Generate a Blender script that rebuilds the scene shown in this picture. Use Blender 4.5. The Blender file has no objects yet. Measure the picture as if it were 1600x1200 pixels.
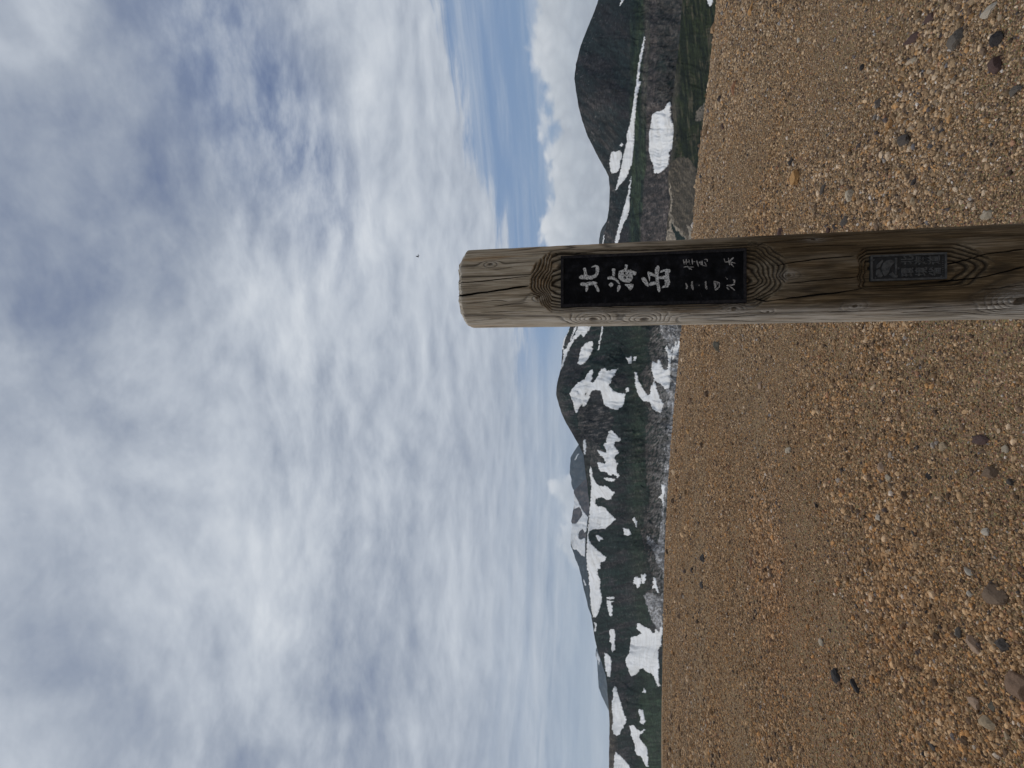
import bpy, bmesh, math, random
import numpy as np
from mathutils import Matrix, Vector

random.seed(7)
RNG = np.random.default_rng(7)
scene = bpy.context.scene
COL = scene.collection

# ------------------------------------------------------------------ camera
# The photograph is a portrait shot shown lying on its side: world "up" points
# to the left of the frame, so the camera is rolled by a quarter turn.
# Traced points are (x, y) in the 1600x1200 photograph.
F_PX = 800.0
PITCH = math.radians(9.72)
CAM_H = 1.60
CAM = np.array([0.0, 0.0, CAM_H])
FWD = np.array([0.0, math.cos(PITCH), math.sin(PITCH)])
UPV = np.array([0.0, -math.sin(PITCH), math.cos(PITCH)])
RGT = np.array([1.0, 0.0, 0.0])
cd = bpy.data.cameras.new('camera')
cam = bpy.data.objects.new('camera', cd)
COL.objects.link(cam)
cam.matrix_world = Matrix(((-UPV[0], RGT[0], -FWD[0], CAM[0]),
                           (-UPV[1], RGT[1], -FWD[1], CAM[1]),
                           (-UPV[2], RGT[2], -FWD[2], CAM[2]),
                           (0, 0, 0, 1)))
cd.sensor_fit = 'HORIZONTAL'
cd.sensor_width = 36.0
cd.lens = 36.0 * F_PX / 1600.0
cd.clip_start = 0.05
cd.clip_end = 120000.0
scene.camera = cam
scene.render.resolution_x, scene.render.resolution_y = 1024, 768


def ray(x, y):
    """direction (not normalised) through photograph pixel (x, y)"""
    x = np.asarray(x, float); y = np.asarray(y, float)
    r = (600.0 - y) / F_PX          # to the right of the upright picture
    u = (800.0 - x) / F_PX          # towards its top
    return FWD + r[..., None] * RGT + u[..., None] * UPV


def at_y(x, y, Y):
    d = ray(x, y)
    return CAM + d * (Y / d[..., 1])[..., None]


def azel(x, y):
    d = ray(x, y)
    return (np.degrees(np.arctan2(d[..., 0], d[..., 1])),
            np.degrees(np.arctan2(d[..., 2], np.hypot(d[..., 0], d[..., 1]))))


# ------------------------------------------------------------------ node helper
class G:
    """tiny expression helper for shader node trees"""
    def __init__(self, tree):
        self.t = tree; self.n = tree.nodes; self.l = tree.links

    def new(self, kind, **kw):
        nd = self.n.new(kind)
        for k, v in kw.items():
            setattr(nd, k, v)
        return nd

    def put(self, sock, v):
        if isinstance(v, bpy.types.NodeSocket):
            self.l.new(v, sock)
        elif v is not None:
            sock.default_value = v

    def m(self, op, a, b=None, c=None, clamp=False):
        nd = self.new('ShaderNodeMath', operation=op, use_clamp=clamp)
        self.put(nd.inputs[0], a); self.put(nd.inputs[1], b)
        if c is not None:
            self.put(nd.inputs[2], c)
        return nd.outputs[0]

    def vm(self, op, a, b=None, scale=None):
        nd = self.new('ShaderNodeVectorMath', operation=op)
        self.put(nd.inputs[0], a)
        if b is not None:
            self.put(nd.inputs[1], b)
        if scale is not None:
            self.put(nd.inputs['Scale'], scale)
        return nd.outputs[1] if op in ('LENGTH', 'DOT_PRODUCT', 'DISTANCE') else nd.outputs[0]

    def sep(self, v):
        nd = self.new('ShaderNodeSeparateXYZ'); self.put(nd.inputs[0], v)
        return nd.outputs

    def comb(self, x, y, z):
        nd = self.new('ShaderNodeCombineXYZ')
        for i, v in enumerate((x, y, z)):
            self.put(nd.inputs[i], v)
        return nd.outputs[0]

    def noise(self, vec, scale, detail=4.0, rough=0.5, dist=0.0, color=False, lac=2.0):
        nd = self.new('ShaderNodeTexNoise')
        self.put(nd.inputs['Vector'], vec)
        nd.inputs['Scale'].default_value = scale
        nd.inputs['Detail'].default_value = detail
        nd.inputs['Roughness'].default_value = rough
        nd.inputs['Lacunarity'].default_value = lac
        nd.inputs['Distortion'].default_value = dist
        return nd.outputs['Color' if color else 'Fac']

    def voro(self, vec, scale, feature='F1', out='Distance', rand=1.0):
        nd = self.new('ShaderNodeTexVoronoi', feature=feature)
        self.put(nd.inputs['Vector'], vec)
        nd.inputs['Scale'].default_value = scale
        nd.inputs['Randomness'].default_value = rand
        return nd.outputs[out]

    def ss(self, v, a, b, lo=0.0, hi=1.0):
        nd = self.new('ShaderNodeMapRange', interpolation_type='SMOOTHSTEP')
        self.put(nd.inputs[0], v)
        for i, q in enumerate((a, b, lo, hi)):
            self.put(nd.inputs[1 + i], q)
        return nd.outputs[0]

    def mix(self, f, a, b, blend='MIX'):
        nd = self.new('ShaderNodeMix', data_type='RGBA', blend_type=blend)
        self.put(nd.inputs[0], f)
        self.put(nd.inputs[6], a if isinstance(a, bpy.types.NodeSocket) else (*a[:3], 1.0))
        self.put(nd.inputs[7], b if isinstance(b, bpy.types.NodeSocket) else (*b[:3], 1.0))
        return nd.outputs[2]

    def ramp(self, f, stops, interp='LINEAR'):
        nd = self.new('ShaderNodeValToRGB')
        cr = nd.color_ramp; cr.interpolation = interp
        while len(cr.elements) < len(stops):
            cr.elements.new(0.5)
        for e, (p, c) in zip(cr.elements, stops):
            e.position = p; e.color = (*c[:3], 1.0)
        self.put(nd.inputs[0], f)
        return nd.outputs[0]


# ------------------------------------------------------------------ world: clouded sky
SUN_AZ, SUN_EL = -48.0, 47.0
world = bpy.data.worlds.new('World')
scene.world = world
world.use_nodes = True
g = G(world.node_tree)
g.n.clear()
out = g.new('ShaderNodeOutputWorld')
bg = g.new('ShaderNodeBackground')
bg.inputs['Strength'].default_value = 0.1
g.l.new(bg.outputs[0], out.inputs[0])
sky = g.new('ShaderNodeTexSky', sky_type='NISHITA')
sky.sun_disc = False
sky.sun_elevation = math.radians(SUN_EL)
sky.sun_rotation = math.radians(SUN_AZ)
sky.altitude = 2100.0
sky.air_density = 1.0; sky.dust_density = 0.6; sky.ozone_density = 1.2
tc = g.new('ShaderNodeTexCoord')
D = g.vm('NORMALIZE', tc.outputs['Generated'])
dx, dy, dz = g.sep(D)
az = g.m('MULTIPLY', g.m('ARCTAN2', dx, dy), 57.29578)
el = g.m('MULTIPLY', g.m('ARCSINE', dz), 57.29578)
zc = g.m('ADD', g.m('MAXIMUM', dz, 0.0), 0.20)
q = g.m('DIVIDE', 1.0, zc)
P = g.comb(g.m('MULTIPLY', dx, q), g.m('MULTIPLY', dy, q), 0.0)
warp = g.vm('SCALE', g.vm('SUBTRACT', g.noise(P, 1.1, 3, 0.5, color=True), (0.5, 0.5, 0.5)), scale=0.30)
PW = g.vm('ADD', P, warp)
# cloud streets run from the upper left towards the lower right of the upright view
rot = g.new('ShaderNodeMapping'); rot.inputs['Rotation'].default_value = (0, 0, math.radians(35))
rot.inputs['Scale'].default_value = (0.8, 1.15, 1.0)
g.l.new(PW, rot.inputs[0])
PS = rot.outputs[0]
n_big = g.noise(PS, 1.0, 3, 0.5)
n_mid = g.noise(PS, 2.3, 10, 0.55, 0.1)
n_fine = g.noise(PS, 8.5, 9, 0.6, 0.1)
# lit rims and shaded bellies: the sheet's thickness compared with itself a step towards the sun
PO = g.vm('ADD', PS, (0.03, -0.06, 0.0))
n_off = g.noise(PO, 2.3, 10, 0.55, 0.1)
rim_l = g.m('SUBTRACT', n_mid, n_off)


def blob(x, y, ra, re, tilt=0.0):
    """soft elliptical field around the sky direction seen at (x, y)"""
    a0, e0 = azel(x, y)
    da = g.m('SUBTRACT', az, float(a0)); de = g.m('SUBTRACT', el, float(e0))
    c, s = math.cos(math.radians(tilt)), math.sin(math.radians(tilt))
    u = g.m('ADD', g.m('MULTIPLY', da, c / ra), g.m('MULTIPLY', de, s / ra))
    v = g.m('ADD', g.m('MULTIPLY', da, -s / re), g.m('MULTIPLY', de, c / re))
    r2 = g.m('ADD', g.m('MULTIPLY', u, u), g.m('MULTIPLY', v, v))
    return g.m('EXPONENT', g.m('MULTIPLY', r2, -1.0))


def total(*terms):
    acc = None
    for w, s in terms:
        v = g.m('MULTIPLY', s, w)
        acc = v if acc is None else g.m('ADD', acc, v)
    return acc


# brightness of the cloud sheet: fractal thickness plus the large light and dark masses
soft = g.ss(el, 8.0, 34.0, 0.45, 1.0)                               # detail melts together towards the horizon
lum = total((0.62, n_big), (0.95, n_mid), (0.52, n_fine), (0.80, rim_l))
lum = g.m('ADD', g.m('MULTIPLY', g.m('SUBTRACT', lum, 1.045), g.m('MULTIPLY', soft, 1.1)), 0.515)
def band(p0, p1, width):
    """soft elongated field along the sky line between two traced points"""
    a0, e0 = azel(*p0); a1, e1 = azel(*p1)
    tilt = math.degrees(math.atan2(float(e1 - e0), float(a1 - a0)))
    return blob(0.5 * (p0[0] + p1[0]), 0.5 * (p0[1] + p1[1]), 0.5 * math.hypot(float(a1 - a0), float(e1 - e0)), width, tilt)


fil = g.m('ADD', g.m('MULTIPLY', n_mid, 0.45), g.m('MULTIPLY', n_fine, 0.55))
rent = g.m('ADD', band((290, -120), (425, 340), 5.2), g.m('MULTIPLY', band((450, 100), (540, 420), 3.4), 0.7), clamp=True)
rent = g.m('MULTIPLY', rent, g.ss(fil, 0.40, 0.64, 1.0, 0.35))
rent_col = g.ramp(fil, [(0.40, (1.25, 1.75, 3.05)), (0.5, (1.9, 2.45, 3.75)), (0.62, (3.2, 3.75, 4.9))])
lum = g.m('ADD', lum, total(
    (0.05, blob(330, 880, 24, 15)), (-0.10, blob(400, 960, 7, 5)), (0.12, blob(540, 620, 18, 9)), (0.18, blob(620, 300, 24, 7, -12)),
    (0.12, blob(60, 620, 16, 8)), (-0.26, blob(90, 1060, 13, 7, 20)), (-0.20, blob(530, 1090, 13, 6, 15)), (-0.10, blob(280, 1130, 10, 5)),
    (-0.12, blob(560, 540, 14, 4, -20)), (-0.14, blob(230, 380, 10, 6, -30)),
    (-0.18, blob(60, 490, 8, 4)), (-0.10, blob(120, 160, 22, 14))))
cloud = g.ramp(lum, [(0.0, (1.2, 1.65, 2.9)), (0.20, (2.2, 2.65, 3.65)), (0.42, (3.5, 3.95, 4.75)),
                     (0.62, (4.95, 5.4, 6.1)), (0.82, (6.3, 6.7, 7.25)), (1.0, (7.2, 7.5, 7.9))])
cloud = g.mix(g.m('MULTIPLY', rent, 1.0), cloud, rent_col)
# open blue band low on the right, thinning out to the left under stratus streaks
wob = g.m('MULTIPLY', g.m('SUBTRACT', n_mid, 0.5), 0.9)
streak = g.noise(g.comb(g.m('MULTIPLY', az, 0.022), g.m('MULTIPLY', el, 0.42), 3.1), 1.0, 7, 0.6, 0.4)
streak2 = g.noise(g.comb(g.m('MULTIPLY', az, 0.075), g.m('ADD', g.m('MULTIPLY', el, 0.75), wob), 9.7), 1.0, 8, 0.62, 0.3)
edge = g.m('ADD', el, g.m('MULTIPLY', g.m('SUBTRACT', streak2, 0.5), 5.0))
edge = g.m('ADD', edge, g.m('MULTIPLY', g.m('SUBTRACT', n_mid, 0.5), 5.0))
top_el = g.ss(az, 4.0, 38.0, 9.5, 15.2)
gap_r = g.m('MULTIPLY', g.ss(edge, g.m('SUBTRACT', top_el, 1.6), top_el, 1.0, 0.0), g.ss(az, -6.0, 9.0))
blue = g.mix(0.85, sky.outputs[0], (1.9, 2.8, 4.5))
thin = g.ss(g.m('ADD', g.m('MULTIPLY', streak, 0.6), g.m('MULTIPLY', streak2, 0.4)), 0.40, 0.66, 0.0, 0.8)
blue = g.mix(thin, blue, (3.9, 4.6, 5.7))
low_l = g.ramp(streak2, [(0.30, (2.5, 3.2, 4.4)), (0.48, (3.7, 4.35, 5.3)), (0.68, (5.2, 5.7, 6.4))])
lowmix = g.m('MULTIPLY', g.ss(el, 3.0, 15.0, 0.75, 0.0), g.ss(az, 2.0, 14.0, 1.0, 0.0))
base = g.mix(lowmix, cloud, low_l)
base = g.mix(gap_r, base, blue)
# white veil close to the horizon
veil = g.m('MULTIPLY', g.ss(el, 0.0, 6.0, 0.45, 0.0), g.ss(streak, 0.25, 0.7, 0.6, 1.0))
base = g.mix(veil, base, (4.3, 4.9, 5.6))
# heaped cumulus standing behind the right-hand cone and small heads over the far snow peaks
cv = g.comb(g.m('MULTIPLY', az, 0.10), g.m('MULTIPLY', el, 0.14), 1.7)
puff = g.noise(cv, 2.1, 6, 0.5, 0.1)
bil = g.voro(g.vm('ADD', cv, g.vm('SCALE', g.noise(cv, 3.5, 5, color=True), scale=0.5)), 5.5)


def heads(height, sharp=1.0):
    """cumulus whose tops reach the elevation `height`"""
    top = g.m('ADD', height, g.m('ADD', g.m('MULTIPLY', g.m('SUBTRACT', puff, 0.5), 5.5),
                                 g.m('MULTIPLY', g.m('SUBTRACT', 0.35, bil), 0.8)))
    return g.ss(g.m('SUBTRACT', top, el), 0.0, sharp)


def cushade(height):
    up = g.ss(g.m('SUBTRACT', height, el), -1.5, 6.0, 1.0, 0.0)
    f = g.m('ADD', g.m('MULTIPLY', up, 0.55), g.m('MULTIPLY', puff, 0.55))
    f = g.m('ADD', f, g.m('MULTIPLY', g.m('SUBTRACT', 0.4, bil), 0.35))
    return g.ramp(f, [(0.15, (4.1, 4.4, 4.9)), (0.45, (5.2, 5.55, 6.0)), (0.75, (6.3, 6.6, 7.0)), (1.0, (7.1, 7.3, 7.6))])


h_right = g.m('ADD', g.ss(az, 3.0, 15.0, 0.0, 5.9), g.ss(az, 24.0, 40.0, 0.0, 1.2))
base = g.mix(g.m('MULTIPLY', heads(h_right), g.ss(az, 6.0, 11.0)), base, cushade(h_right))
h_mid = g.m('SUBTRACT', total((9.0, blob(893, 760, 3.2, 30)), (7.5, blob(885, 675, 3.2, 30)), (6.8, blob(890, 850, 3.5, 30)),
                              (6.4, blob(915, 930, 13.0, 30))), 7.4)
base = g.mix(g.m('MULTIPLY', heads(h_mid, 1.0), 0.75), base, cushade(h_mid))
# below the horizon the sky node would be black: let it fade to the ground's tone
base = g.mix(g.ss(el, -4.0, -0.5, 1.0, 0.0), base, (1.0, 0.95, 0.85))
g.l.new(base, bg.inputs['Color'])
world.cycles.sampling_method = 'MANUAL'
world.cycles.sample_map_resolution = 512

# ------------------------------------------------------------------ sun behind thin cloud
sl = bpy.data.lights.new('sun', 'SUN')
sl.energy = 1.5
sl.angle = math.radians(10)
sl.color = (1.0, 0.95, 0.88)
sun = bpy.data.objects.new('sun', sl)
COL.objects.link(sun)
sd = Vector((math.sin(math.radians(SUN_AZ)) * math.cos(math.radians(SUN_EL)),
             math.cos(math.radians(SUN_AZ)) * math.cos(math.radians(SUN_EL)), math.sin(math.radians(SUN_EL))))
sun.rotation_euler = sd.to_track_quat('Z', 'Y').to_euler()

vs = scene.view_settings
vs.view_transform = 'Standard'; vs.look = 'None'; vs.exposure = 0.0; vs.gamma = 1.0
vs.use_curve_mapping = False
scene.cycles.use_denoising = True
scene.cycles.max_bounces = 6
scene.cycles.volume_bounces = 1


# ------------------------------------------------------------------ numpy noise
def _hash(ix, iy, iz, seed):
    h = ix.astype(np.uint32) * np.uint32(374761393) + iy.astype(np.uint32) * np.uint32(668265263) + np.uint32((seed * 1274126177) & 0xFFFFFFFF)
    if iz is not None:
        h = h + iz.astype(np.uint32) * np.uint32(2147483647)
    h = (h ^ (h >> np.uint32(13))) * np.uint32(1274126177)
    h = (h ^ (h >> np.uint32(16))) * np.uint32(2246822519)
    return ((h ^ (h >> np.uint32(15))) & np.uint32(0xFFFFFF)).astype(np.float32) * np.float32(1 / 0xFFFFFF)


def vnoise(x, y, z=None, seed=0):
    x, y = np.broadcast_arrays(np.asarray(x, float), np.asarray(y, float))
    x0, y0 = np.floor(x), np.floor(y)
    fx, fy = (x - x0).astype(np.float32), (y - y0).astype(np.float32)
    fx = fx * fx * fx * (fx * (fx * 6 - 15) + 10); fy = fy * fy * fy * (fy * (fy * 6 - 15) + 10)
    x0, y0 = x0.astype(np.int64), y0.astype(np.int64)
    if z is None:
        zs = ((None, 1.0),)
    else:
        z = np.broadcast_to(np.asarray(z, float), x.shape)
        z0 = np.floor(z); fz = (z - z0).astype(np.float32); fz = fz * fz * (3 - 2 * fz)
        z0 = z0.astype(np.int64)
        zs = ((z0, 1 - fz), (z0 + 1, fz))
    r = 0
    for iz, wz in zs:
        a = _hash(x0, y0, iz, seed); b_ = _hash(x0 + 1, y0, iz, seed); c_ = _hash(x0, y0 + 1, iz, seed); d_ = _hash(x0 + 1, y0 + 1, iz, seed)
        lo = a + (b_ - a) * fx; hi = c_ + (d_ - c_) * fx
        r = r + wz * (lo + (hi - lo) * fy)
    return r * 2 - 1


def fbm(x, y, z=None, octaves=4, seed=0, gain=0.5, lac=2.03):
    a, t, n = 1.0, 0.0, 0.0
    for o in range(octaves):
        t = t + a * vnoise(np.asarray(x) * lac ** o + 17.3 * o, np.asarray(y) * lac ** o - 9.1 * o,
                           None if z is None else np.asarray(z) * lac ** o + 3.7 * o, seed + o)
        n += a; a *= gain
    return t / n


def sstep(v, a, b):
    t = np.clip((v - a) / (b - a), 0, 1)
    return t * t * (3 - 2 * t)


def inside(px, py, poly):
    poly = np.asarray(poly, float)
    x0, y0 = poly[:, 0], poly[:, 1]
    x1, y1 = np.roll(x0, -1), np.roll(y0, -1)
    c = np.zeros(px.shape, bool)
    bb = (px >= x0.min()) & (px <= x0.max()) & (py >= y0.min()) & (py <= y0.max())
    if not bb.any():
        return c
    qx, qy = px[bb], py[bb]
    cc = np.zeros(qx.shape, bool)
    for a, b, e, f in zip(x0, y0, x1, y1):
        if b == f:
            continue
        cc ^= ((b > qy) != (f > qy)) & (qx < (e - a) * (qy - b) / (f - b) + a)
    c[bb] = cc
    return c


# ------------------------------------------------------------------ object helpers
def tag(o, label=None, cat=None, group=None, kind=None):
    for k, v in (('label', label), ('category', cat), ('group', group), ('kind', kind)):
        if v:
            o[k] = v
    return o


def mesh_obj(name, verts, faces, mat, parent=None, smooth=False):
    me = bpy.data.meshes.new(name)
    if isinstance(faces, np.ndarray):
        v = np.asarray(verts, np.float32); f = np.asarray(faces, np.int32)
        me.vertices.add(len(v)); me.vertices.foreach_set('co', v.ravel())
        me.loops.add(f.size); me.loops.foreach_set('vertex_index', f.ravel())
        me.polygons.add(len(f))
        me.polygons.foreach_set('loop_start', np.arange(0, f.size, f.shape[1], dtype=np.int32))
        me.update(calc_edges=True)
    else:
        me.from_pydata([tuple(v) for v in verts], [], [tuple(f) for f in faces])
        me.update()
    me.validate()
    if smooth:
        me.polygons.foreach_set('use_smooth', np.ones(len(me.polygons), bool))
    if mat:
        me.materials.append(mat)
    o = bpy.data.objects.new(name, me)
    COL.objects.link(o)
    if parent:
        o.parent = parent
        o.matrix_parent_inverse = parent.matrix_world.inverted()
    return o


def add_attr(me, name, data, kind='FLOAT'):
    a = me.attributes.new(name, kind, 'POINT')
    if kind == 'FLOAT':
        a.data.foreach_set('value', np.asarray(data, np.float32).ravel())
    elif kind == 'FLOAT_COLOR':
        d = np.ones((len(data), 4), np.float32); d[:, :3] = data
        a.data.foreach_set('color', d.ravel())
    return a


def empty(name, loc):
    o = bpy.data.objects.new(name, None)
    COL.objects.link(o)
    o.location = loc
    bpy.context.view_layer.update()
    return o


def grid_faces(nr, nc, wrap=False):
    r = np.arange(nr - 1)[:, None]; c = np.arange(nc if wrap else nc - 1)[None, :]
    c2 = (c + 1) % nc
    return np.stack([r * nc + c, r * nc + c2, (r + 1) * nc + c2, (r + 1) * nc + c], -1).reshape(-1, 4)


def material(name, rough=0.9, spec=0.25):
    m = bpy.data.materials.new(name)
    m.use_nodes = True
    gg = G(m.node_tree)
    b = gg.n['Principled BSDF']
    b.inputs['Roughness'].default_value = rough
    b.inputs['Specular IOR Level'].default_value = spec
    return m, gg, b


def bump(gg, b, h, strength=0.5, dist=0.01):
    nd = gg.new('ShaderNodeBump')
    nd.inputs['Strength'].default_value = strength
    nd.inputs['Distance'].default_value = dist
    gg.put(nd.inputs['Height'], h)
    gg.l.new(nd.outputs[0], b.inputs['Normal'])


def opos(gg):
    return gg.new('ShaderNodeTexCoord').outputs['Object']


def attr(gg, name, kind='GEOMETRY', out='Color'):
    a = gg.new('ShaderNodeAttribute', attribute_name=name, attribute_type=kind)
    return a.outputs[out]


# ------------------------------------------------------------------ materials
def make_terrain_mat(name, scale):
    m, gg, b = material(name, 0.95, 0.1)
    p = opos(gg)
    n = gg.noise(p, scale, 6, 0.65)
    n2 = gg.noise(p, scale * 4.3, 4, 0.6)
    c = gg.mix(1.0, attr(gg, 'tone'), gg.ramp(n, [(0.3, (0.45, 0.45, 0.46)), (0.5, (1.0, 1.0, 1.0)), (0.7, (1.9, 1.84, 1.76))]), 'MULTIPLY')
    gg.l.new(c, b.inputs['Base Color'])
    bump(gg, b, gg.m('ADD', n, gg.m('MULTIPLY', n2, 0.4)), 0.8, 0.35 / scale)
    return m


M_TERRAIN = make_terrain_mat('mountain_soil', 0.05)
M_FAR = make_terrain_mat('distant_rock', 0.004)
M_SNOW, gg, b = material('old_snow', 0.7, 0.2)
p = opos(gg)
dirt = gg.noise(p, 0.016, 7, 0.65, 0.3)
gg.l.new(gg.ramp(dirt, [(0.28, (0.52, 0.50, 0.47)), (0.45, (0.70, 0.695, 0.68)), (0.68, (0.82, 0.825, 0.83))]), b.inputs['Base Color'])
bump(gg, b, gg.noise(p, 0.06, 5, 0.6), 0.5, 4.0)

M_GROUND, gg, b = material('sandy_ground', 0.95, 0.15)
p = opos(gg)
s1 = gg.noise(p, 90.0, 6, 0.7); s2 = gg.noise(p, 0.7, 5, 0.55); s3 = gg.voro(p, 55.0)
s4 = gg.voro(p, 140.0, out='Color')
c = gg.ramp(s1, [(0.28, (0.070, 0.043, 0.022)), (0.5, (0.265, 0.178, 0.10)), (0.72, (0.53, 0.375, 0.22))])
c = gg.mix(0.35, c, gg.mix(1.0, c, s4, 'MULTIPLY'))
g1 = gg.noise(p, 26.0, 4, 0.75); g2 = gg.noise(p, 9.0, 4, 0.7)
grain = gg.ramp(gg.m('ADD', gg.m('MULTIPLY', g1, 0.6), gg.m('MULTIPLY', g2, 0.4)), [(0.38, (0.32, 0.30, 0.28)), (0.5, (1, 1, 1)), (0.62, (1.75, 1.72, 1.64))])
c = gg.mix(gg.ss(gg.vm('LENGTH', p), 3.0, 9.0), c, gg.mix(1.0, c, grain, 'MULTIPLY'))
c = gg.mix(gg.ss(s2, 0.35, 0.65, 0.0, 0.2), c, (0.27, 0.185, 0.11))
gg.l.new(c, b.inputs['Base Color'])
bump(gg, b, gg.m('ADD', gg.m('MULTIPLY', s3, -0.8), s1), 0.9, 0.012)

M_PEBBLE, gg, b = material('gravel_stone', 0.85, 0.25)
p = opos(gg)
tint = attr(gg, 'tint', 'INSTANCER')
v = gg.noise(p, 2.2, 4, 0.6)
gg.l.new(gg.mix(1.0, tint, gg.ramp(v, [(0.3, (0.66, 0.66, 0.66)), (0.7, (1.3, 1.28, 1.25))]), 'MULTIPLY'), b.inputs['Base Color'])
bump(gg, b, gg.noise(p, 5.0, 4, 0.6), 0.4, 0.2)

ROCK_MATS = {}


def rock_mat(key, col, col2=None):
    if key in ROCK_MATS:
        return ROCK_MATS[key]
    m, gg, b = material('stone_' + key, 0.85, 0.25)
    p = opos(gg)
    col2 = col2 or tuple(min(0.8, c * 1.5 + 0.02) for c in col)
    n = gg.noise(p, 40.0, 7, 0.65, 0.4); n2 = gg.noise(p, 170.0, 4, 0.6)
    c = gg.ramp(n, [(0.32, tuple(c * 0.55 for c in col)), (0.48, col), (0.68, col2)])
    c = gg.mix(gg.ss(n2, 0.55, 0.8, 0.0, 0.5), c, tuple(x * 0.35 for x in col))
    gg.l.new(c, b.inputs['Base Color'])
    bump(gg, b, gg.m('ADD', n, gg.m('MULTIPLY', n2, 0.5)), 0.7, 0.006)
    ROCK_MATS[key] = m
    return m

# ------------------------------------------------------------------ ground: domed gravel summit
EDGE = [(1032, 1200), (1034, 1100), (1036, 1000), (1038, 900), (1042, 800), (1046, 740), (1050, 680), (1056, 620), (1061, 560),
        (1066, 510), (1075, 430), (1082, 377), (1087, 310), (1094, 240), (1103, 167), (1113, 83), (1120, 0)]
e_az, e_el = azel(*np.array(EDGE, float).T)
order = np.argsort(e_az)
e_az, e_s = e_az[order], np.tan(np.radians(-e_el[order]))
e_k = e_s ** 2 / (4 * CAM_H)
AZT = np.linspace(-180, 180, 1441)
KT = np.interp(AZT, e_az, e_k)
ker = np.hanning(49); ker /= ker.sum()
KT = np.convolve(np.concatenate([KT[-49:], KT, KT[:49]]), ker, 'same')[49:-49]


def ground_z(x, y):
    r = np.hypot(x, y)
    k = np.interp(np.degrees(np.arctan2(x, y)), AZT, KT)
    rb = 60.0
    z = np.where(r < rb, -k * r * r, -k * rb * rb - 2 * k * rb * (r - rb))
    z = np.maximum(z, -210.0 - np.maximum(r - 500, 0) * 0.02)
    b = 0.012 * fbm(x * 0.9, y * 0.9, octaves=3, seed=3) + 0.006 * fbm(x * 4.0, y * 4.0, octaves=2, seed=5)
    fade = np.clip(r / 1.0, 0, 1)
    return z + b * fade


rr = np.concatenate([[0.02], np.linspace(0.3, 6, 90), np.geomspace(6.08, 45, 170), np.geomspace(48, 600, 40), np.geomspace(700, 30000, 25)])
th = np.radians(np.concatenate([np.linspace(-48, 48, 420), np.linspace(48, 312, 110)[1:-1]]))
RR, TH = np.meshgrid(rr, th, indexing='ij')
gx, gy = RR * np.sin(TH), RR * np.cos(TH)
gv = np.stack([gx, gy, ground_z(gx, gy)], -1).reshape(-1, 3)
ground = mesh_obj('ground', gv, grid_faces(len(rr), len(th), True)[:, ::-1].copy(), M_GROUND, smooth=True)
tag(ground, kind='structure')


def on_ground(x, y):
    """where the view ray through a traced pixel meets the summit ground"""
    d = ray(x, y); d = d / np.hypot(d[0], d[1])
    lo, hi = 0.5, 60.0
    rs = np.linspace(lo, hi, 6000)
    zz = CAM_H + d[2] * rs - ground_z(d[0] * rs, d[1] * rs)
    i = np.argmax(zz < 0) if (zz < 0).any() else int(np.argmin(zz))
    r = rs[i]
    return np.array([d[0] * r, d[1] * r, float(ground_z(np.array(d[0] * r), np.array(d[1] * r)))])


# ------------------------------------------------------------------ mountains
def Z(ox, oy, s, pts):
    return [(ox + a / s, oy + b / s) for a, b in pts]


def Z1(*p): return Z(860, 500, 8.571, p)
def Z2(*p): return Z(870, 640, 8.571, p)
def Z3(*p): return Z(870, 760, 8.571, p)
def Z4(*p): return Z(890, 890, 7.5, p)
def Z5(*p): return Z(920, 1040, 7.5, p)
def Z7(*p): return Z(960, 500, 6.667, p)
def Z8(*p): return Z(950, 660, 5.0, p)
def R4(*p): return Z(840, 490, 3.871, p)
def R5(*p): return Z(820, 0, 5.0, p)
def ZR(*p): return Z(920, 220, 6.667, p)


LAYERS = {}


def curve(pts, ys):
    p = sorted(((y, x) for x, y in pts))
    return np.interp(ys, [a for a, _ in p], [b for _, b in p])


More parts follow.
